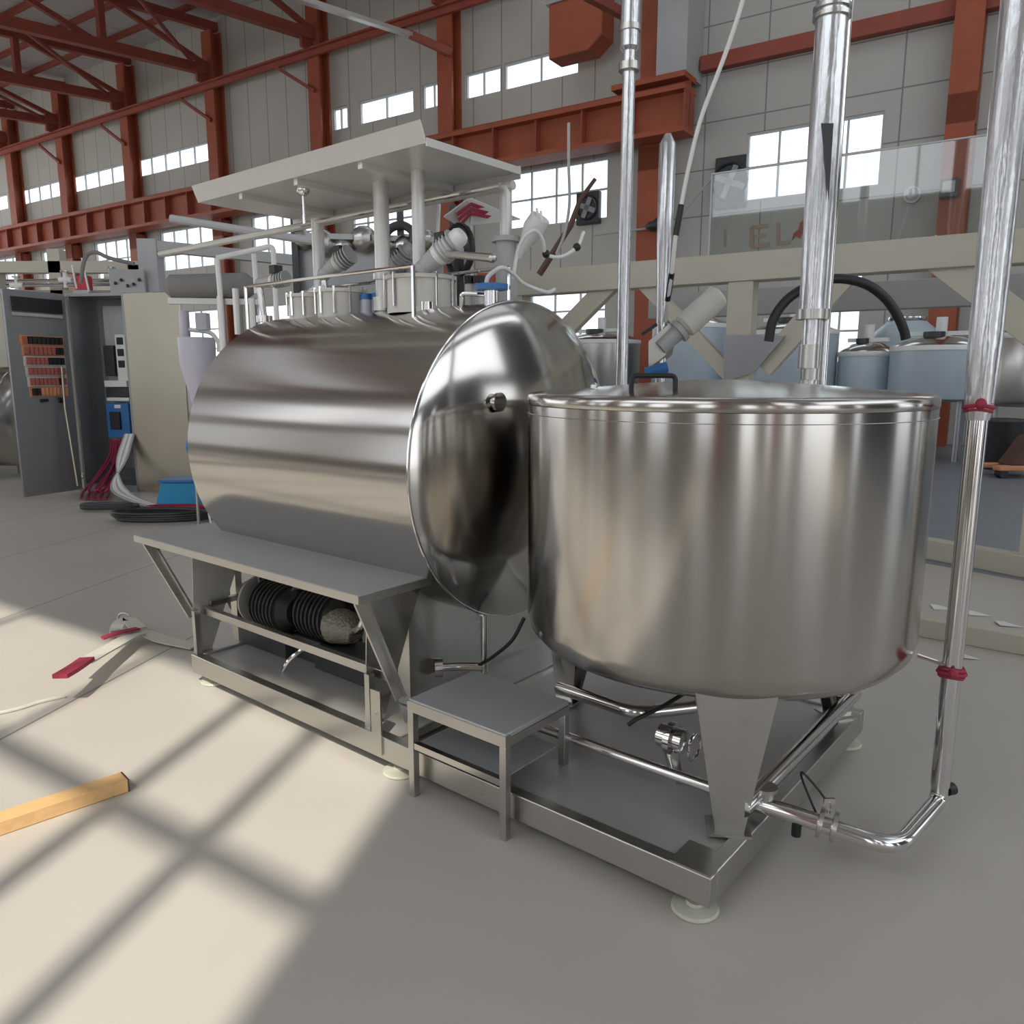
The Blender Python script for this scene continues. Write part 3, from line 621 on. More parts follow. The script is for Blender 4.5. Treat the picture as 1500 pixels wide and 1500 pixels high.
# pumps on the deck below
def pump(y, x, lab, mesh=False):
    m = thing('pump', lab, 'pump', K, (x,y,.146))
    obj('pump_base', MB().box(x-.1,x+.1,y-.34,y+.12,.146,.27), M['dark'], m, K, bev=.006)
    z = .39
    if mesh:
        obj('wrapped_casing', MB().tube([(x,y+.10,z-.03),(x,y+.06,z-.02),(x,y-.04,z-.02),(x,y-.10,z-.04)],[.05,.10,.085,.05],18), M['mesh'], m, K)
        obj('outlet_elbow', MB().tube(curve([(x-.02,y-.08,z-.02),(x-.04,y-.18,z+.02),(x-.04,y-.24,z+.12),(x,y-.25,z+.22)]), .022, 10), M['tube'], m, K)
        return
    obj('motor_casing', MB().tube([(x,y,z),(x,y-.04,z),(x,y-.30,z),(x,y-.34,z)],[.10,.125,.125,.08],24), M['black'], m, K)
    fg = MB()
    for k in range(7): fg.cyl((x,y-.06-k*.034,z),(x,y-.07-k*.034,z),.138,n=24)
    obj('cooling_fin', fg, M['dark'], m, K)
    obj('pump_head', MB().tube([(x,y+.02,z),(x,y+.035,z),(x,y+.05,z),(x,y+.13,z),(x,y+.16,z)],[.14,.14,.10,.095,.05],28), M['deck'], m, K)
    obj('inlet_flange', MB().cyl((x-.02,y+.20,z-.02),(x-.02,y+.225,z-.02),.085,n=28).cyl((x-.02,y+.15,z-.02),(x-.02,y+.21,z-.02),.04,n=16), M['deck'], m, K)
pump(2.93, .40, 'black finned pump with chrome head under the shelf, at left')
pump(2.60, .46, 'black finned pump in the middle under the walkway shelf')
pump(2.24, .42, 'mesh wrapped pump under the right half of the walkway shelf', True)
tag(obj('motor_bracket', MB().prism([(.55,2.5,.146),(.75,2.5,.146),(.75,2.5,.3)],(0,.05,0)), M['dark'], fr=K), 'dark steel bracket on the deck behind the pumps', 'bracket')
tag(obj('drain_hose', MB().tube(curve([(.18,2.44,.155),(.20,2.40,.22),(.26,2.36,.27),(.32,2.34,.28)]), .012, 8), M['tube'], fr=K), 'short bright hose tail on the deck below the lower rail', 'hose')

# ------------------------------------------------------------------ step stool
t = thing('step_stool', 'small square steel step stool straddling the front edge of the skid', 'stool', K, (.13,1.0,0))
sx0, sx1, sy0, sy1, sz = -.055, .33, .755, 1.255, .388
obj('stool_top', MB().box(sx0+.004,sx1,sy0+.004,sy1-.004,sz,sz+.02), M['plate'], t, K, bev=.003)
obj('top_frame', MB().box(sx0,sx0+.03,sy0,sy1,sz-.03,sz+.012).box(sx1-.03,sx1,sy0,sy1,sz-.03,sz).box(sx0+.03,sx1-.03,sy0,sy0+.03,sz-.03,sz).box(sx0+.03,sx1-.03,sy1-.03,sy1,sz-.03,sz), M['steel'], t, K)
for x, y, zb_ in ((sx0,sy0,.001),(sx0,sy1-.03,.001),(sx1-.03,sy0,.147),(sx1-.03,sy1-.03,.147)):
    obj('leg', MB().box(x,x+.03,y,y+.03,zb_,sz-.03), M['steel'], t, K, bev=.002)
obj('stretcher', MB().box(sx0+.003,sx0+.027,sy0+.03,sy1-.03,.205,.23), M['mirror'], t, K)
obj('stretcher', MB().box(sx0+.03,sx1-.03,sy1-.027,sy1-.003,.205,.23), M['mirror'], t, K)
obj('shelf_panel', MB().box(sx0+.03,sx1-.03,sy0+.03,sy1-.03,.222,.226), M['plate'], t, K)

# ------------------------------------------------------------------ upright pipes behind the tanks
def vpipe(name, x, y, zs, rs, lab, mt, collars=(), foot=None):
    t = thing(name, lab, 'pipe', WORLD, (x,y,0))
    obj('pipe_tube', MB().tube([(x,y,z) for z in zs], rs, 24), M[mt], t)
    for (z, h, r) in collars: obj('pipe_collar', MB().cyl((x,y,z),(x,y,z+h),r,n=24), M['steel'], t)
    obj('base_flange', MB().cyl((x,y,0),(x,y,.02),rs[0]+.06,n=24), M['steel'], t)
    return t
p = at(912,500,4.7)
vpipe('standpipe', p.x, p.y, (0,3.4,3.42,6.5), (.034,.036,.052,.054), 'slim white wrapped standpipe rising behind the left edge of the upright tank', 'wrap', ((3.3,.04,.058),(3.5,.03,.06)))
p = at(972,400,5.0)
vpipe('standpipe', p.x, p.y, (0,1.9,2.4,3.0,3.06), (.03,.034,.046,.05,.02), 'short pointed standpipe ending below the box duct', 'wrap')
p = at(1188,500,4.2)
t3 = vpipe('standpipe', p.x, p.y, (0,1.95,1.97,2.6,6.5), (.045,.047,.070,.075,.078), 'thick glossy twin standpipe rising behind the middle of the upright tank', 'wrap', ((1.93,.05,.085),(3.36,.02,.09),(3.40,.015,.09)))
obj('twin_tube', MB().cyl((p.x+.085,p.y+.03,1.0),(p.x+.085,p.y+.03,6.5),.022,n=14), M['tube'], t3)
obj('torn_wrap', MB().prism([(p.x-.05,p.y-.085,2.86),(p.x+.01,p.y-.085,2.86),(p.x+.01,p.y-.09,2.5)],(0,.006,0)), M['dark'], t3)
obj('valve_body', MB().cyl((p.x-.02,p.y-.04,1.68),(p.x-.02,p.y-.04,1.80),.055,n=16).cyl((p.x,p.y-.02,1.62),(p.x,p.y-.02,1.68),.05,n=16), M['steel'], t3)
# hanging cables
cc = [at(x,y,Y) for x,y,Y in ((1098,-60,4.6),(1088,0,4.6),(1062,80,4.6),(1028,170,4.6),(1010,240,4.6),(998,300,4.6),(990,345,4.6),(984,400,4.65),(978,440,4.75),(974,470,4.9))]
h = thing('hanging_cable', 'long pale cable hanging in a curve left of the thick standpipe', 'cable', WORLD, tuple(cc[-1]))
obj('cable_sheath', MB().tube(curve(cc), .012, 8), M['white'], h)
for a_, b_ in ((5,6),(7,8)): obj('black_tape', MB().tube([cc[a_],(cc[a_]+cc[b_])/2,cc[b_]], .017, 8), M['black'], h)
tag(obj('hanging_cable', MB().tube(curve([at(1255,-40,4.5),at(1247,20,4.5),at(1240,110,4.5),at(1232,200,4.45),at(1222,300,4.4),at(1215,420,4.3)]), .007, 8), M['white']), 'thin pale cable hanging just right of the thick standpipe', 'cable')
tag(obj('hanging_cable', MB().tube(curve([at(833,180,5.6),at(833,240,5.6),at(834,300,5.6),at(826,345,5.6),at(815,372,5.6)]), .010, 8), M['greypaint']), 'grey cable hanging in front of the far window with a small fan', 'cable')
# agitator of the rear vessel (tilted cylinder) and its tank
t = thing('agitator_motor', 'beige cylindrical motor tilted up behind the black lid handle', 'motor', WORLD, tuple(at(975,500,5.0)))
a, b = at(978,500,4.95), at(1050,436,4.95); d = (b-a).normalized()
obj('motor_body', MB().tube([a+d*.12,a+d*.14,a+d*.40,a+d*.42], [.06,.078,.078,.05], 24).ball(b-d*.01,.012,8,6), M['offwhite'], t)
obj('gear_neck', MB().tube([a-d*.06,a+d*.12], [.045,.055], 16).cyl(a+d*.08,a+d*.11,.075,n=20), M['greypaint'], t)
obj('mount_bracket', MB().prism([at(950,540,4.95),at(950,500,4.95),at(985,470,4.95),at(975,520,4.95)], (.05,.05,0)), M['steel'], t)
obj('blue_cap', MB().tube([at(945,546,4.85),at(977,538,4.85)], [.03,.035], 14), M['blue'], t)
obj('clamp_lever', MB().bar(at(940,490,4.9),at(962,475,4.9),.02,.02), M['black'], t)

# ------------------------------------------------------------------ black hose
tag(obj('hose', MB().tube(curve([at(x,y,6.2) for x,y in ((1126,500),(1132,470),(1150,442),(1178,422),(1210,410),(1240,409),(1272,418),(1298,438),(1315,463),(1324,484),(1327,497))]), .036, 14), M['black']), 'thick black rubber hose arching over the background vessels', 'hose')

# ------------------------------------------------------------------ beige rack behind the upright tank
GD = -13.4
t = thing('steel_rack', 'beige painted girder frame with slanted braces behind the upright tank', 'rack', W, (GD, 0, 0))
gy0, gy1 = wdp(758,420,GD).y, -9
gt = wdp(1080,370,GD).z; gb = wdp(1080,412,GD).z
obj('girder', MB().box(GD,GD+.22,gy1,gy0,gb,gt), M['beige'], t, W, bev=.008)
obj('girder', MB().box(GD+1.3,GD+1.45,gy1,gy0-1,gb-.22,gt-.2), M['greypaint'], t, W, bev=.008)
def post(x, w=.24, top=None):
    y = wdp(x,450,GD).y; obj('rack_post', MB().box(GD+.02,GD+.20,y-w/2,y+w/2,0,top or gb), M['beige'], t, W, bev=.005)
post(1082); post(1560); post(752,.2)
def brace(xa, ya, xb, yb, w=.2):
    p, q = wdp(xa,ya,GD+.1), wdp(xb,yb,GD+.1)
    obj('rack_brace', MB().bar(p, q, w, .1, (1,0,0)), M['beige'], t, W, bev=.004)
def brace2(xa, ya, xb, yb, w=.2):   # flat side facing the room
    p, q = wdp(xa,ya,GD+.1), wdp(xb,yb,GD+.1)
    obj('rack_brace', MB().bar(p, q, .1, w, (0,0,1)), M['beige'], t, W, bev=.004)
brace2(1235,408,1118,540,.2); brace2(935,405,1080,560,.14); brace2(1355,362,1540,505,.24); brace2(905,405,812,500,.2)
g1, g2, g3, g4 = wdp(1060,490,GD-.01), wdp(1190,490,GD-.01), wdp(1100,560,GD-.01), wdp(1060,560,GD-.01)
obj('gusset_plate', MB().prism([g1, wdp(1150,492,GD-.01), wdp(1105,545,GD-.01), wdp(1060,560,GD-.01)], (.02,0,0)), M['cabinet'], t, W)
tag(obj('floor_beam', MB().bar(atz(1180,770,.09), atz(1620,850,.09), .14, .18), M['beige'], bev=.006), 'beige steel beam lying on the floor at right, the farther one', 'beam')
tag(obj('floor_beam', MB().bar(atz(1200,890,.06), atz(1650,968,.06), .12, .12), M['beige'], bev=.006), 'beige steel beam lying on the floor at right, nearer the camera', 'beam')
for i, (x, y) in enumerate(((1368,893),(1420,902),(1465,918),(1398,965))):
    c = atz(x, y, 0); s_ = .09
    tag(obj('paper_scrap', MB().prism([c+Vector((0,0,.002+.003*i)), c+Vector((s_*1.6,-s_*.3,.002)), c+Vector((s_*.9,s_*1.1,.004)), c+Vector((.02,s_,.012))], (0,0,.002)), M['white']), ['white paper scrap on the floor touching the upright tank edge','white paper scrap just right of the riser pipe','white paper scrap near the right frame edge','white paper scrap nearest the camera by the near floor beam'][i], 'paper')

# clear sheet standing on the girder
t = thing('clear_screen', 'clear plastic sheet standing on the beige girder', 'screen', W, (GD, 0, gt))
ya, yb = wdp(1042,300,GD+.1).y, wdp(1440,300,GD+.1).y; zt_ = wdp(1042,256,GD+.1).z
obj('screen_sheet', MB().box(GD+.10,GD+.108,yb,ya,gt,zt_), M['sheet'], t, W)
obj('screen_edge', MB().box(GD+.095,GD+.113,yb,ya,zt_,zt_+.012).box(GD+.095,GD+.113,ya,ya+.012,gt,zt_+.012), M['frame'], t, W)
# faded lettering on the wall below the window
lt = MB(); X0 = -.012
def stroke(xa, ya, xb, yb, w): 
    p, q = wdp(xa,ya,X0), wdp(xb,yb,X0); lt.bar(p, q, .01, w, (0,0,1) if abs(p.y-q.y) > abs(p.z-q.z) else (0,1,0))
M['fade'] = mat('faded_red_lettering', (.44,.33,.26), .7)
stroke(1062,362,1062,335,.08)
stroke(1101,362,1101,332,.12); stroke(1101,333,1126,330,.1); stroke(1101,347,1122,345,.1); stroke(1101,361,1128,358,.1)
stroke(1140,358,1140,326,.1); stroke(1140,357,1158,354,.1)
tag(obj('wall_lettering', lt, M['fade'], fr=W), 'faint faded red lettering strokes on the wall under the right window', 'lettering')
fl = [wdp(x,y,-.02) for x,y in ((1160,352),(1162,342),(1170,336),(1172,326),(1180,320),(1184,330),(1182,345),(1176,340),(1172,350),(1166,346))]
tag(obj('wall_emblem', MB().prism(fl, (.01,0,0)), M['orange'], fr=W), 'jagged orange emblem on the wall beside the faded lettering', 'emblem')
# wall fittings
def fan(x0, x1, y0, y1, d0, lab):
    a, b = wdp(x0,y0,d0), wdp(x1,y1,d0); t = thing('wall_fan', lab, 'fan', W, (d0,(a.y+b.y)/2,b.z))
    ya, yb = max(a.y,b.y), min(a.y,b.y); zc_ = (a.z+b.z)/2; yc = (ya+yb)/2; h = a.z-b.z
    obj('fan_housing', MB().box(d0,d0+.2,yb,ya,b.z,a.z), M['dark'], t, W, bev=.02)
    obj('fan_ring', MB().tube([(d0-.03,yc+h*.36*math.cos(k*.314),zc_+h*.36*math.sin(k*.314)) for k in range(20)], .03, 8, closed=True), M['blackp'], t, W)
    g = MB()
    for k in range(4): a_ = k*math.pi/2+.4; g.bar((d0-.03,yc,zc_),(d0-.03,yc+h*.33*math.cos(a_),zc_+h*.33*math.sin(a_)),.14,.03,(1,0,0))
    obj('fan_blade', g, M['cabinet'], t, W)
fan(1048,1090,232,302,-.2,'dark square wall fan beside the right far window'); fan(844,876,283,326,-.2,'dark square wall fan in the corner of the wide far window')
a, b = wdp(1378,264,-.62), wdp(1403,289,-.62)
t = thing('floodlight', 'black box floodlight on the rightmost orange column', 'lamp', W, (-.6,a.y,b.z))
obj('lamp_housing', MB().box(-.74,-.52,b.y,a.y,b.z,a.z), M['blackp'], t, W, bev=.02)
obj('lamp_glass', MB().box(-.75,-.74,b.y+.06,a.y-.06,b.z+.10,a.z-.06), M['greypaint'], t, W)
a = wdp(1336,285,-.1)
t = thing('dome_camera', 'small round pale wall camera left of the rightmost column', 'camera', W, tuple(a))
obj('camera_dome', MB().ball((-.17,a.y,a.z),.14,16,10), M['white'], t, W); obj('camera_base', MB().cyl((-.1,a.y,a.z),(-.01,a.y,a.z),.18,n=20), M['white'], t, W)
a = wdp(960,332,-.62); t = thing('dome_camera', 'dark round lamp fitting on the wide orange column', 'lamp', W, tuple(a))
obj('lamp_bowl', MB().ball((-.7,a.y,a.z),.2,16,10,(1,1.2,.7)), M['dark'], t, W); obj('lamp_arm', MB().tube([(-.7,a.y,a.z+.1),(-.58,a.y,a.z+.2),(-.535,a.y,a.z+.2)],.03,8), M['dark'], t, W)
# conduit lines on the wall
g = MB(); 
for (xa,ya,xb,yb) in ((1045,258,985,330),(985,330,870,345)): g.tube([wdp(xa,ya,-.62),wdp(xb,yb,-.62)], .03, 6)
tag(obj('conduit', g, M['greypaint'], fr=W), 'thin grey cable strung before the far wall under the windows', 'conduit')

# ------------------------------------------------------------------ background vessels
VD = -3.4
def vessel(xc, w, ytop, ybot, lab, mt='film', d=VD, dome=True, grp='round vessels along the far wall'):
    c = wdp(xc, 560, d); Yw = W.w(c).y; r = w/2/1150*Yw; zt_ = CH+(548-ytop)/1168*Yw; zb_ = CH+(548-ybot)/1168*Yw
    t = thing('round_vessel', lab, 'tank', W, (d, c.y, 0), grp)
    obj('vessel_shell', MB().lathe([(0,zb_-.08),(r*.6,zb_-.06),(r*.97,zb_),(r,zb_+.05),(r,zt_-.02),(r*.98,zt_),(0,zt_)], (d,c.y,0), n=56), M[mt], t, W)
    obj('top_band', MB().lathe([(r*1.01,zt_-.10),(r*1.02,zt_-.09),(r*1.02,zt_-.02),(r*1.01,zt_)], (d,c.y,0), n=56), M['white'], t, W)
    if dome:
        l_ = obj('vessel_lid', MB().lathe([(r*.98,zt_),(r*.9,zt_+.05),(r*.55,zt_+.16),(r*.2,zt_+.2),(0,zt_+.2)], (d,c.y,0), n=56), M['mirror'], t, W)
        obj('lid_hatch', MB().cyl((d-.2*r,c.y+.1,zt_+.14),(d-.2*r,c.y+.1,zt_+.27),r*.22,n=24), M['dark'], l_, W)
        obj('lid_bridge', MB().box(d-.08,d+.08,c.y-r*.7,c.y+r*.7,zt_+.2,zt_+.28).cyl((d,c.y,zt_+.28),(d,c.y,zt_+.55),.1,n=16), M['white'], l_, W)
    for k in range(4):
        a_ = math.pi/4+k*math.pi/2; x_, y_ = d+r*.75*math.cos(a_), c.y+r*.75*math.sin(a_)
        obj('vessel_leg', MB().cyl((x_,y_,0),(x_,y_,zb_+.02),.05,n=10), M['cabinet'], t, W)
vessel(1372,128,508,583,'blue film wrapped round vessel left of the riser pipe, legs showing')
vessel(1268,78,516,590,'blue film wrapped round vessel partly behind the thick standpipe', d=-3.0)
vessel(1158,120,486,585,'taller blue film wrapped vessel behind the V shaped beige gusset', d=-3.2)
vessel(1010,110,478,585,'blue film wrapped vessel behind the tilted beige motor', d=-3.1)
vessel(1494,108,490,590,'bare steel round vessel at the right frame edge', 'steel', d=-3.6)
vessel(880,110,500,592,'grey steel vessel seen low behind the slim standpipe', 'steel', d=-3.2)
a = wdp(1330,455,-1.2)
t = thing('open_vessel', 'pale lidded vessel top with raised hatch behind the front vessels', 'tank', W, (-1.2,a.y,0))
obj('vessel_shell', MB().lathe([(.7,.5),(.7,2.45),(.62,2.6),(.4,2.8),(0,2.85)], (-1.2,a.y,0), n=48), M['film'], t, W)
obj('hatch_ring', MB().tube([(-1.2+.3*math.cos(k*.314),a.y+.35*math.sin(k*.314),2.86) for k in range(20)], .05, 8, closed=True), M['tube'], t, W)
obj('vessel_leg', MB().cyl((-1.2,a.y,0),(-1.2,a.y,.6),.2,n=16), M['cabinet'], t, W)
a = wdp(1500,600,-6.0)
p = W.w((-6,a.y,0)); 
t = thing('pallet_jack', 'orange and brown hand pallet truck part at the right frame edge', 'pallet truck', WORLD, (p.x,p.y,0))
obj('jack_fork', MB().box(p.x-.35,p.x+.9,p.y-.1,p.y+.1,.12,.2).box(p.x-.35,p.x+.9,p.y+.35,p.y+.5,.12,.2), M['orangebrown'], t, bev=.02)
obj('jack_body', MB().prism([(p.x-.1,p.y,.2),(p.x+.5,p.y,.2),(p.x+.5,p.y,.75),(p.x+.2,p.y,.65)],(0,.4,0)), M['brown'], t, bev=.02)
obj('jack_wheel', MB().cyl((p.x-.25,p.y-.08,.07),(p.x-.25,p.y+.08,.07),.07,n=16).cyl((p.x+.6,p.y-.08,.07),(p.x+.6,p.y+.08,.07),.07,n=16), M['black'], t)
tag(obj('grey_drum', MB().lathe([(0,0),(.32,0),(.34,.05),(.34,.8),(.36,.84),(.33,.88),(0,.88)], (p.x+.5,p.y+1.3,0), n=32), M['dark']), 'dark round drum standing at the right frame edge before the wall', 'drum')

# ------------------------------------------------------------------ control cabinet
CZ = 2.70
t = thing('control_cabinet', 'tall grey electrical cabinet with both doors open and cables spilling out', 'cabinet', WORLD, (-5.7,11.3,0))
A = Vector((-6.13,11.15,0)); B = Vector((-5.27,10.98,0)); n = Vector((-(B-A).y, (B-A).x, 0)).normalized()
if n.y < 0: n = -n
u_ = (B-A).normalized(); up = Vector((0,0,1)); Wd = (B-A).length; Dp = .55
def cb(a, d, z): return A + u_*a + n*d + up*z
def slab(mb, a0, a1, d0, d1, z0, z1):
    return mb.add([cb(a,d,z) for z in (z0,z1) for d in (d0,d1) for a in (a0,a1)], [(0,2,3,1),(4,5,7,6),(0,1,5,4),(2,6,7,3),(0,4,6,2),(1,3,7,5)])
g = MB(); slab(g,0,.03,0,Dp,.02,CZ); slab(g,Wd-.03,Wd,0,Dp,.02,CZ); slab(g,0,Wd,Dp,Dp+.03,.02,CZ); slab(g,0,Wd,0,Dp,CZ,CZ+.04); slab(g,0,Wd,0,Dp,.0,.10)
obj('cabinet_shell', g, M['cabinet'], t)
g = MB(); slab(g,.24,Wd-.04,Dp-.16,Dp-.13,.3,CZ-.1); obj('mounting_plate', g, M['greypaint'], t)
def door(P, Q, name, mt, th=.03):
    d = (Q-P).normalized(); m = Vector((-d.y,d.x,0)); o = obj(name, MB().prism([P,Q,Q+m*th,P+m*th],(0,0,CZ)), M[mt], t, bev=.008); return d, m, o
P = Vector((-6.50,10.34,0)); P.z = .03
dd, dm, od = door(P, Vector((A.x-.01,A.y-.03,.03)), 'cabinet_door', 'cabinet')
L = (A-P).length
side = -dm if (-dm).dot(-P) > 0 else dm
def dpt(s, z, off): return P + dd*s + side*off + up*(z-P.z)
def dslab(mb, s0, s1, z0, z1, o0, o1):
    base = 0 if side == -dm else .03
    return mb.add([dpt(s,z,base+o) for z in (z0,z1) for o in (o0,o1) for s in (s0,s1)], [(0,2,3,1),(4,5,7,6),(0,1,5,4),(2,6,7,3),(0,4,6,2),(1,3,7,5)])
g = MB(); dslab(g,.10,L-.10,2.46,2.64,0,.03); obj('duct_strip', g, M['blackp'], od)
g = MB(); dslab(g,.10,L-.10,2.40,2.44,0,.02); obj('label_strip', g, M['greypaint'], od)
for k in range(6):
    z1_ = 2.14-k*.135; z0_ = z1_-.095; s0, s1 = .16+k*.012, L-.12
    g = MB(); dslab(g, s0, s1, z0_-.02, z1_+.015, 0, .012); rw = obj('terminal_row', g, M['orangebrown'] if k in (0,1,5) else M['offwhite'], od)
    nb = 9; bl, rd = MB(), MB()
    for q in range(nb):
        a_ = s0+.03+(s1-s0-.05)*q/nb; b_ = a_+(s1-s0-.05)/nb*.82
        blk = (k == 0 and q > 0) or (k == 1 and q > 6) or (k == 2 and q > 4) or (k == 4 and q == 7) or (k == 5 and q < 2)
        dslab(bl if blk else rd, a_, b_, z0_, z1_, .012, .045)
    if bl.v: obj('black_relay', bl, M['blackp'], rw)
    if rd.v: obj('red_terminal', rd, M['termred'] if k != 5 else M['orangebrown'], rw)
g = MB(); dslab(g,.36,.46,1.28,1.32,0,.03); dslab(g,.62,.68,1.26,1.33,0,.03); obj('small_switch', g, M['black'], od)
obj('door_stay', MB().tube([A+Vector((-.02,-.25,1.75)),A+Vector((.0,-.3,1.2)),A+Vector((.1,-.35,.12))], .018, 8), M['brass'], od)
door(Vector((B.x+.005,B.y-.02,.03)), Vector((-4.40,10.72,.03)), 'cabinet_door', 'brass')
# gear inside
def inner(name, a0, a1, z0, z1, mt, dpt_=.12, par=t):
    g = MB(); slab(g,a0-.17,a1-.17,Dp-.16-dpt_,Dp-.16,z0,z1); return obj(name, g, M[mt], par, bev=.006)
inner('contactor', .44,.60,1.62,2.05,'dark',.1); inner('white_breaker', .64,.80,1.55,2.2,'white',.1)
for k, z in enumerate((2.06,1.90,1.74)): inner('breaker_window', .67,.77,z,z+.1,'black',.11)
inner('white_breaker', .44,.80,1.47,1.56,'white',.14); inner('relay_bank', .44,.80,1.33,1.46,'dark',.12); inner('white_breaker', .44,.80,1.27,1.32,'white',.12)
bd = inner('drive_unit', .45,.81,.75,1.24,'blue',.16); inner('drive_panel', .52,.68,.87,1.12,'black',.19,bd); inner('drive_label', .60,.70,1.17,1.22,'white',.18,bd)
g = MB()
for k in range(9):
    a_ = .5+.034*k; a_ -= .2; g.tube(curve([cb(a_,.25,.72),cb(a_-.02+.01*(k%3),.22,.5),cb(a_-.05+.03*(k%4),.05+.04*(k%3),.3+.05*(k%2)),cb(a_-.10+.05*((k*5)%4),-.15-.08*(k%2),.1),cb(a_-.04+.07*(k%3),-.35,.03),cb(a_+.3+.05*(k%3),-.8,.03)]), .017, 6)
tag(obj('cable_bundle', g, M['pinkred']), 'bundle of magenta red cables hanging in the open cabinet', 'cables', kind='stuff')
rnd = random.Random(3); 
for k in range(7):
    q = [at(196-2*k,636,10.95),at(184-2*k,675,10.75),at(165+2*k,706,10.5),at(168+5*k,722+k,10.2),at(205+6*k,738+k,9.8),at(250+4*k,751+k,9.25)]; q[-1].z = max(q[-1].z,.03)
    tag(obj('cable', MB().tube(curve(q), .018, 6), M['white'] if k % 3 else M['greypaint']), 'white cable curving from the cabinet down to the floor heap', 'cable', 'white cables out of the cabinet')
# coils on the floor
def coil(c, r, n_, mt, lab, rr=.02, sq=.55, seed=1):
    rd = random.Random(seed); pts = []
    for i in range(n_*16):
        a_ = i/16*2*math.pi; q = r*(1+.10*math.sin(i*.37+seed)+.05*rd.random())
        pts.append(Vector(c)+Vector((q*math.cos(a_), q*sq*math.sin(a_), rr*1.2+rr*1.1*(i/16))))
    return tag(obj('cable_coil', MB().tube(pts, rr, 8), M[mt]), lab, 'cable coil')
coil(atz(235,764,0), .52, 4, 'black', 'loose coil of black cable on the floor before the cabinet', .022, .42)
coil(atz(262,757,0)+Vector((.0,.1,.06)), .36, 2, 'pinkred', 'magenta cable loop lying on top of the black coil', .016, .4, 5)
coil(atz(158,748,0), .34, 2, 'dark', 'flat dark cable ring on the floor under the open cabinet', .025, .35, 8)
p = atz(122,716,.0)
t = thing('brass_valve', 'small brass valve standing by the foot of the left cabinet door', 'valve', WORLD, (p.x,p.y-.1,0))
obj('valve_stem', MB().cyl((p.x,p.y-.1,0),(p.x,p.y-.1,.22),.018,n=10).cyl((p.x,p.y-.1,0),(p.x,p.y-.1,.02),.06,n=12), M['tube'], t)
obj('valve_knob', MB().tube([(p.x-.09,p.y-.1,.17),(p.x+.08,p.y-.1,.19)],[.02,.03],10), M['brass'], t)
# blue crate and white funnel between cabinet and tank
p = at(272,742,9.75); 
t = thing('blue_crate', 'bright blue plastic crate on the floor behind the lying tank', 'crate', WORLD, (p.x,p.y,0))
g = MB().prism([(p.x-.30,p.y-.2,.02),(p.x+.30,p.y-.2,.02),(p.x+.26,p.y-.2,.34),(p.x-.2,p.y-.2,.34)], (0,.4,0))
obj('crate_body', g, M['cyan'], t, bev=.01); obj('crate_rim', MB().box(p.x-.23,p.x+.29,p.y-.22,p.y+.22,.34,.37), M['blue'], t)
tag(obj('dark_mat', MB().box(p.x-.4,p.x+.5,p.y-.3,p.y+.35,0,.018), M['black']), 'black mat under the blue crate', 'mat')
p = at(288,500,7.4)
t = thing('plastic_hopper', 'pale lilac plastic hopper cone hanging left of the lying tank', 'hopper', WORLD, (p.x,p.y,.0))
obj('hopper_cone', MB().lathe([(.04,1.22),(.07,1.35),(.16,1.75),(.165,1.98),(.15,1.98)], (p.x,p.y,0), n=28), M['lilac'], t, sharp=60)
obj('hopper_stand', MB().cyl((p.x-.15,p.y+.12,0),(p.x-.12,p.y+.12,2.15),.015,n=8).cyl((p.x-.12,p.y+.12,1.9),(p.x,p.y,1.9),.012,n=8), M['steel'], t)
obj('hopper_pipe', MB().tube(fillet([(p.x-.12,p.y,1.98),(p.x-.12,p.y,2.06),(p.x+.14,p.y,2.03),(p.x+.21,p.y,1.93),(p.x+.20,p.y,1.85)],.05), .02, 10), M['white'], t)
obj('hopper_fitting', MB().cyl((p.x-.1,p.y,1.98),(p.x-.1,p.y,2.22),.045,n=16).box(p.x+.02,p.x+.12,p.y-.05,p.y+.05,2.05,2.2), M['lilac'], t)
obj('hopper_bag', MB().ball((p.x-.08,p.y,.98),.09,14,10,(1,.7,1.2)), M['blue'], t)
obj('tie_cord', MB().tube(curve([(p.x,p.y,1.24),(p.x-.03,p.y,1.15),(p.x-.08,p.y,1.06)]), .02, 8).tube(curve([(p.x-.06,p.y,1.0),(p.x-.03,p.y,.7),(p.x+.01,p.y,.3),(p.x+.05,p.y,.03)]), .010, 6), M['white'], t)

# ------------------------------------------------------------------ things behind the cabinet, far left
t = thing('lying_tank', 'steel cylinder tank cut off by the left frame edge, behind the cabinet door', 'tank', WORLD, (-9.2,12.6,0))
obj('tank_shell', MB().lathe([(0,-.12),(.5,-.09),(.76,0),(.78,.02),(.78,3.0),(.76,3.02),(.5,3.1),(0,3.13)], (-7.75,12.6,.98), (-1,0,0), n=64), M['shell_h'], t, sharp=50)
obj('saddle', MB().box(-8.4,-8.3,12.1,13.1,0,.45).box(-10,-9.9,12.1,13.1,0,.45), M['steel'], t)
GY = 12.3
p0 = at(222,430,GY); p1 = at(470,372,GY)
t = thing('gantry_frame', 'pale grey box section gantry frame rising behind the cabinet', 'frame', WORLD, (p0.x,GY,0))
zt_ = at(222,349,GY).z
obj('gantry_post', MB().box(p0.x-.17,p0.x+.12,GY,GY+.25,0,zt_), M['greypaint'], t, bev=.006)
obj('gantry_post', MB().box(p1.x-.05,p1.x+.05,GY+1.2,GY+1.3,0,zt_-.1), M['greypaint'], t, bev=.006)
obj('gantry_beam', MB().bar((p0.x+.07,GY+.08,zt_-.10),(p1.x,GY+1.25,zt_-.22),.14,.16), M['greypaint'], t, bev=.006)
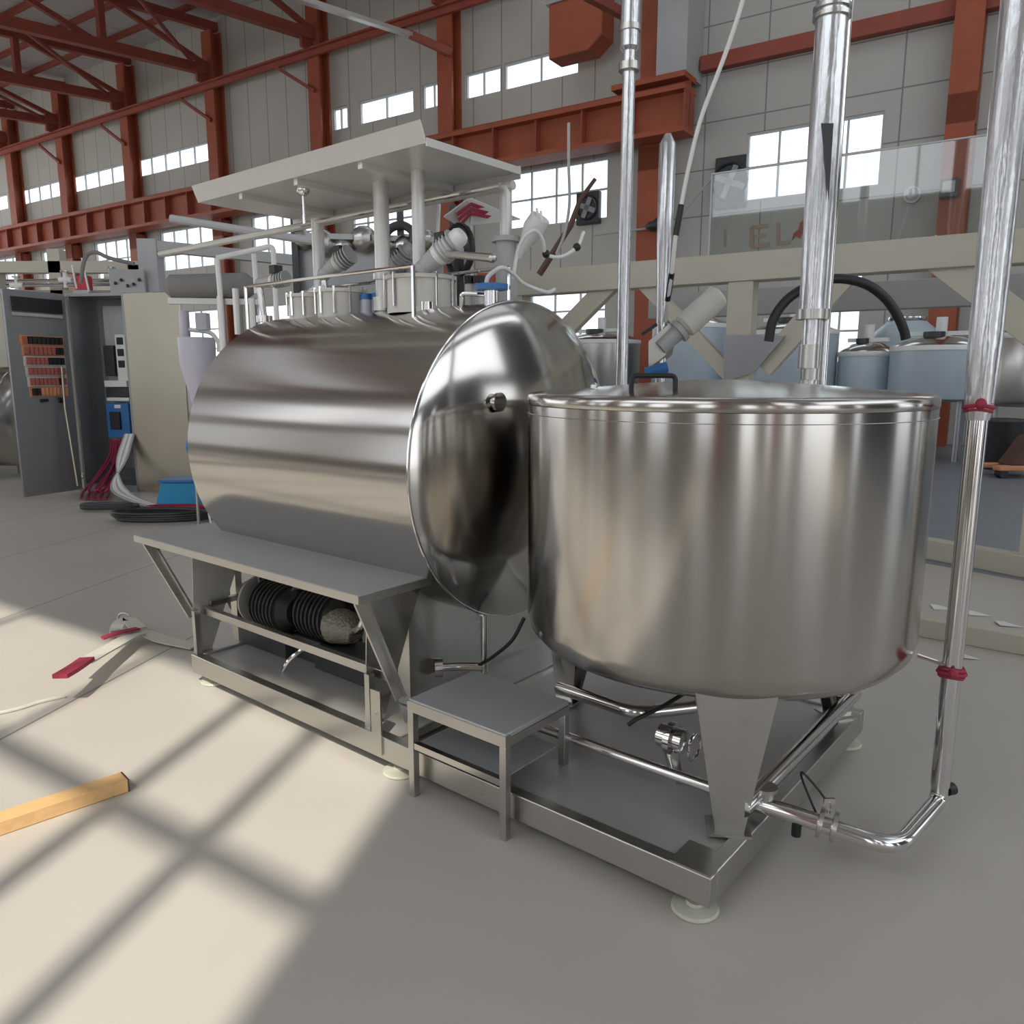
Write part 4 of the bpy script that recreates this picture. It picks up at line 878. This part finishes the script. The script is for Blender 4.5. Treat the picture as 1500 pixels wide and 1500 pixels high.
obj('gantry_web', MB().prism([(p0.x+.07,GY+.06,zt_-.02),(p0.x+.85,GY+.45,zt_-.10),(p0.x+.07,GY+.06,zt_-.28)],(0,.02,0)), M['greypaint'], t)
a, b = at(250,320,6.2), at(462,354,6.2)
tag(obj('grey_pipe', MB().tube([a,b],.03,10), M['greypaint']), 'long grey pipe sloping down right under the canopy end', 'pipe')
t = thing('tube_frame', 'white bent tube frame standing left of the canopy', 'frame', WORLD, tuple(at(450,420,6.5)))
for (pts) in (((318,378),(322,425)),((318,378),(400,360),(404,440)),((372,372),(376,430))):
    obj('frame_tube', MB().tube(fillet([at(x,y,6.6) for x,y in pts],.05),.022,8), M['white'], t)
obj('frame_tube', MB().cyl(at(404,440,6.6),(at(404,440,6.6).x,6.6,.0),.022,n=8).cyl(at(322,425,6.6),(at(322,425,6.6).x,6.6,.0),.022,n=8), M['white'], t)
c = at(305,420,7.0)
t = thing('covered_drum', 'dark grey covered roll lying on a stand above the tank end', 'roll', WORLD, (c.x,c.y,0))
obj('roll_cover', MB().tube([c+Vector((-.36,0,.0)),c+Vector((-.32,0,0)),c+Vector((.30,.1,.02)),c+Vector((.36,.1,.0))],[.06,.10,.11,.07],18), M['greycloth'], t)
obj('roll_stand', MB().bar((c.x+.10,c.y,0),(c.x+.10,c.y,c.z-.08),.05,.05).bar((c.x+.35,c.y+.08,0),(c.x+.35,c.y+.08,c.z-.09),.05,.05).bar((c.x-.35,c.y,c.z-.12),(c.x+.4,c.y+.1,c.z-.12),.06,.05), M['steel'], t)
# conveyor and clutter over the cabinet
RY = 13.2
t = thing('pipe_bridge', 'beige pipe bridge running behind the top of the cabinet', 'bridge', WORLD, (at(100,420,RY).x,RY,0))
za, zb_ = at(100,388,RY).z, at(100,425,RY).z
xa, xb = at(-30,400,RY).x, at(215,400,RY).x
obj('bridge_beam', MB().box(xa,xb,RY,RY+.2,za-.12,za+.06).box(xa,xb,RY,RY+.2,zb_-.1,zb_), M['beige'], t)
obj('bridge_post', MB().box(at(80,400,RY).x-.1,at(80,400,RY).x+.1,RY,RY+.2,0,za+.25), M['beige'], t)
obj('bridge_post', MB().box(xb-.3,xb-.1,RY,RY+.2,0,za), M['beige'], t)
obj('bridge_post', MB().box(xa+.1,xa+.3,RY,RY+.2,0,za), M['beige'], t)
for k, (y_) in enumerate((412,418)): obj('bridge_pipe', MB().tube([at(10,y_,RY-.3),at(180,y_-2,RY-.3)],.03,8), M['tube'], t)
p = at(118,413,12.4)
t = thing('red_box', 'small red box with white strap on top of the pipe bridge', 'box', WORLD, tuple(p))
obj('box_body', MB().box(p.x-.09,p.x+.1,p.y,p.y+.16,p.z-.12,p.z+.10), M['red'], t, bev=.01)
obj('box_strap', MB().bar((p.x-.1,p.y-.01,p.z+.25),(p.x-.06,p.y-.01,p.z-.1),.03,.02).bar((p.x+.06,p.y-.01,p.z+.35),(p.x+.12,p.y-.01,p.z-.14),.03,.02), M['white'], t)
obj('box_base', MB().box(p.x-.12,p.x+.12,p.y-.02,p.y+.8,p.z-.2,p.z-.12), M['greypaint'], t)
for i, (x, y, l) in enumerate(((25,418,'white pipe fitting cluster at the far left of the pipe bridge'),(96,410,'white tap fitting just left of the small red box'),(163,405,'white tap fitting right of the small red box'))):
    p = at(x,y,12.9); zt0 = p.z
    t = thing('tap_fitting', l, 'tap', WORLD, tuple(p))
    obj('tap_body', MB().cyl((p.x-.1,p.y,p.z),(p.x+.1,p.y,p.z),.045,n=12).cyl((p.x,p.y,p.z-.12),(p.x,p.y,p.z+.12),.035,n=12), M['white'], t)
    obj('tap_wheel', MB().cyl((p.x,p.y,p.z+.12),(p.x,p.y,p.z+.14),.07,n=16), M['tube'], t)
p = at(190,415,12.2)
t = thing('fitting_panel', 'grey panel with small dark fittings above the cabinet door', 'panel', WORLD, tuple(p))
obj('panel_board', MB().box(p.x-.30,p.x+.22,p.y,p.y+.06,p.z-.16,p.z+.2), M['greypaint'], t)
g = MB()
for k in range(5): g.ball((p.x-.2+.09*k,p.y-.03,p.z+.05*math.sin(k*2)),.025,8,6)
obj('panel_knob', g, M['dark'], t)
c = at(140,378,11.8)
tag(obj('wire_bundle', MB().tube(curve([c+Vector((-.25,0,-.35)),c+Vector((-.15,0,0)),c+Vector((0,0,.08)),c+Vector((.15,0,.02)),c+Vector((.28,0,-.02)),c+Vector((.55,0,-.08))]), .028, 8), M['greycloth']), 'grey wrapped wire bundle looping above the red box', 'cable')
# striped hanging panel and dark lattice behind
c = at(692,310,7.2)
t = thing('striped_banner', 'red and white striped slanted panel behind the canopy posts', 'banner', WORLD, tuple(c))
P1, P2, P3, P4 = at(662,322,7.2), at(688,292,7.2), at(728,308,7.6), at(668,327,7.2)
obj('banner_sheet', MB().prism([at(650,318,7.2),at(688,290,7.2),at(762,322,7.8),at(672,332,7.2)], (0,.01,.012)), M['canopy'], t)
for k in range(3):
    obj('red_stripe', MB().prism([at(668+2*k,312+8*k,7.17),at(690,296+7*k,7.17),at(712+4*k,304+6*k,7.4),at(706+4*k,308+6*k,7.4),at(690,301+7*k,7.17),at(670+2*k,317+8*k,7.17)], (0,.012,.0)), M['redstrap'], t)
obj('hanger_rod', MB().cyl(at(690,292,7.22),(at(690,292,7.22).x,7.3,0),.015,n=8), M['greypaint'], t)
t = thing('rear_machine', 'dark cluttered machine body behind the canopy posts', 'machine', WORLD, (at(500,400,8.0).x,8.0,0))
x0_, x1_ = at(432,400,8).x, at(640,400,8).x
obj('machine_body', MB().box(x0_,x1_,8.0,8.8,0,at(500,348,8).z), M['cabinet'], t, bev=.02)
g = MB()
for k in range(7): g.ball((x0_+.1+(x1_-x0_-.2)*k/6, 7.95, at(500,352+6*(k%3),8).z), .10+.03*(k%2), 10, 8)
obj('machine_hose', MB().tube(curve([at(x,y,7.85) for x,y in ((560,352),(572,335),(590,330),(605,342),(600,365))]), .04, 10), M['dark'], t)
obj('machine_fitting', g, M['steel'], t)
g = MB()
for x in (434,588,664): p = at(x,400,7.9); g.box(p.x-.03,p.x+.03,7.88,7.94,0,at(x,300,7.9).z)
obj('machine_upright', g, M['dark'], t)
g = MB().bar(at(434,300,7.9),at(520,318,7.9),.05,.05).bar(at(434,345,7.9),at(664,352,7.9),.05,.05)
obj('machine_rail', g, M['greypaint'], t)
for x in (605,720): p = at(x,450,7.85); obj('door_panel', MB().box(p.x-.14,p.x+.10,7.84,7.9,at(x,470,7.85).z,at(x,400,7.85).z), M['redbrown'], t)
tag(obj('grey_strut', MB().tube([at(872,262,6.0),at(850,292,6.0),at(836,330,6.0),at(790,402,6.0)],[.014,.016,.022,.024],8), M['brown']), 'dark slanting strut before the wide far window', 'strut')

# overhead pale service beam near the camera side
tag(obj('service_beam', MB().bar(wdp(425,-6,-6.5), wdp(604,52,-1.2), .22, .12), M['canopy'], fr=W, bev=.01), 'pale service beam crossing high up at the top centre', 'beam')
tag(obj('service_beam', MB().bar(wdp(600,50,-1.3), wdp(662,78,-.6), .2, .2), M['redbrown'], fr=W), 'short red brown beam end joining the third orange column', 'beam')
tag(obj('service_beam', MB().bar(wdp(860,-8,-4), wdp(915,22,-1.4), .2, .2), M['redbrown'], fr=W), 'short red brown beam high above the crane carriage', 'beam')

# ------------------------------------------------------------------ floor litter
t = thing('timber_plank', 'pale yellow timber plank with dark end on the sunlit floor', 'plank', WORLD, (-1.9,2.5,0))
pe = Vector((-1.565,2.935,.028)); ps = pe + Vector((-.72,-.69,0)).normalized()*2.1
obj('plank_body', MB().bar(ps, pe, .085, .054), M['wood'], t, bev=.003)
obj('dark_end', MB().bar(pe, pe+Vector((.72,.69,0)).normalized()*.006, .083, .052), M['brown'], t)  # thin dark brown piece on the end of the plank
t = thing('lifting_strap', 'pale webbing strap with red padded ends lying beside the skid', 'strap', WORLD, tuple(atz(200,930,0)))
def ribbon(pts, w, th=.008):
    c = curve(pts, 6); mb = MB(); n_ = len(c); vs = []
    for i in range(n_):
        d = (c[min(i+1,n_-1)]-c[max(i-1,0)]); s_ = Vector((-d.y,d.x,0)).normalized()*(w/2)
        for q in (c[i]-s_, c[i]+s_): vs += [q, q+Vector((0,0,th))]
    fs = []
    for i in range(n_-1):
        a_ = i*4; b_ = a_+4; fs += [(a_,b_,b_+2,a_+2),(a_+1,a_+3,b_+3,b_+1),(a_,a_+1,b_+1,b_),(a_+2,b_+2,b_+3,a_+3)]
    fs += [(0,2,3,1),((n_-1)*4,(n_-1)*4+1,(n_-1)*4+3,(n_-1)*4+2)]
    return mb.add(vs, fs)
s0, s1, s2, s3, s4 = atz(288,948,.01), atz(240,938,.02), atz(205,928,.05), atz(160,950,.09), atz(122,972,.12)
obj('strap_webbing', ribbon([s0,s1,s2,s3,s4],.10), M['strap'], t)
obj('red_end', ribbon([atz(128,968,.125), atz(108,982,.14), atz(88,994,.15)],.075,.022), M['redstrap'], t)
obj('red_end', ribbon([atz(150,936,.07), atz(175,928,.08), atz(202,922,.07)],.05,.012), M['redstrap'], t)
obj('strap_webbing', ribbon([atz(172,932,.01), atz(172,918,.07), atz(186,908,.09), atz(204,922,.06)],.09), M['strap'], t)
obj('metal_ring', MB().tube([atz(180,912,.05)+Vector((.04*math.cos(k*.524),.02,.04*math.sin(k*.524)+.02)) for k in range(12)], .008, 8, closed=True), M['steel'], t)
tag(obj('floor_cable', MB().tube(curve([atz(x,y,.008) for x,y in ((-40,1052),(20,1040),(60,1028),(95,1020))]), .010, 8), M['strap']), 'pale cord on the sunlit floor at the left frame edge', 'cord')
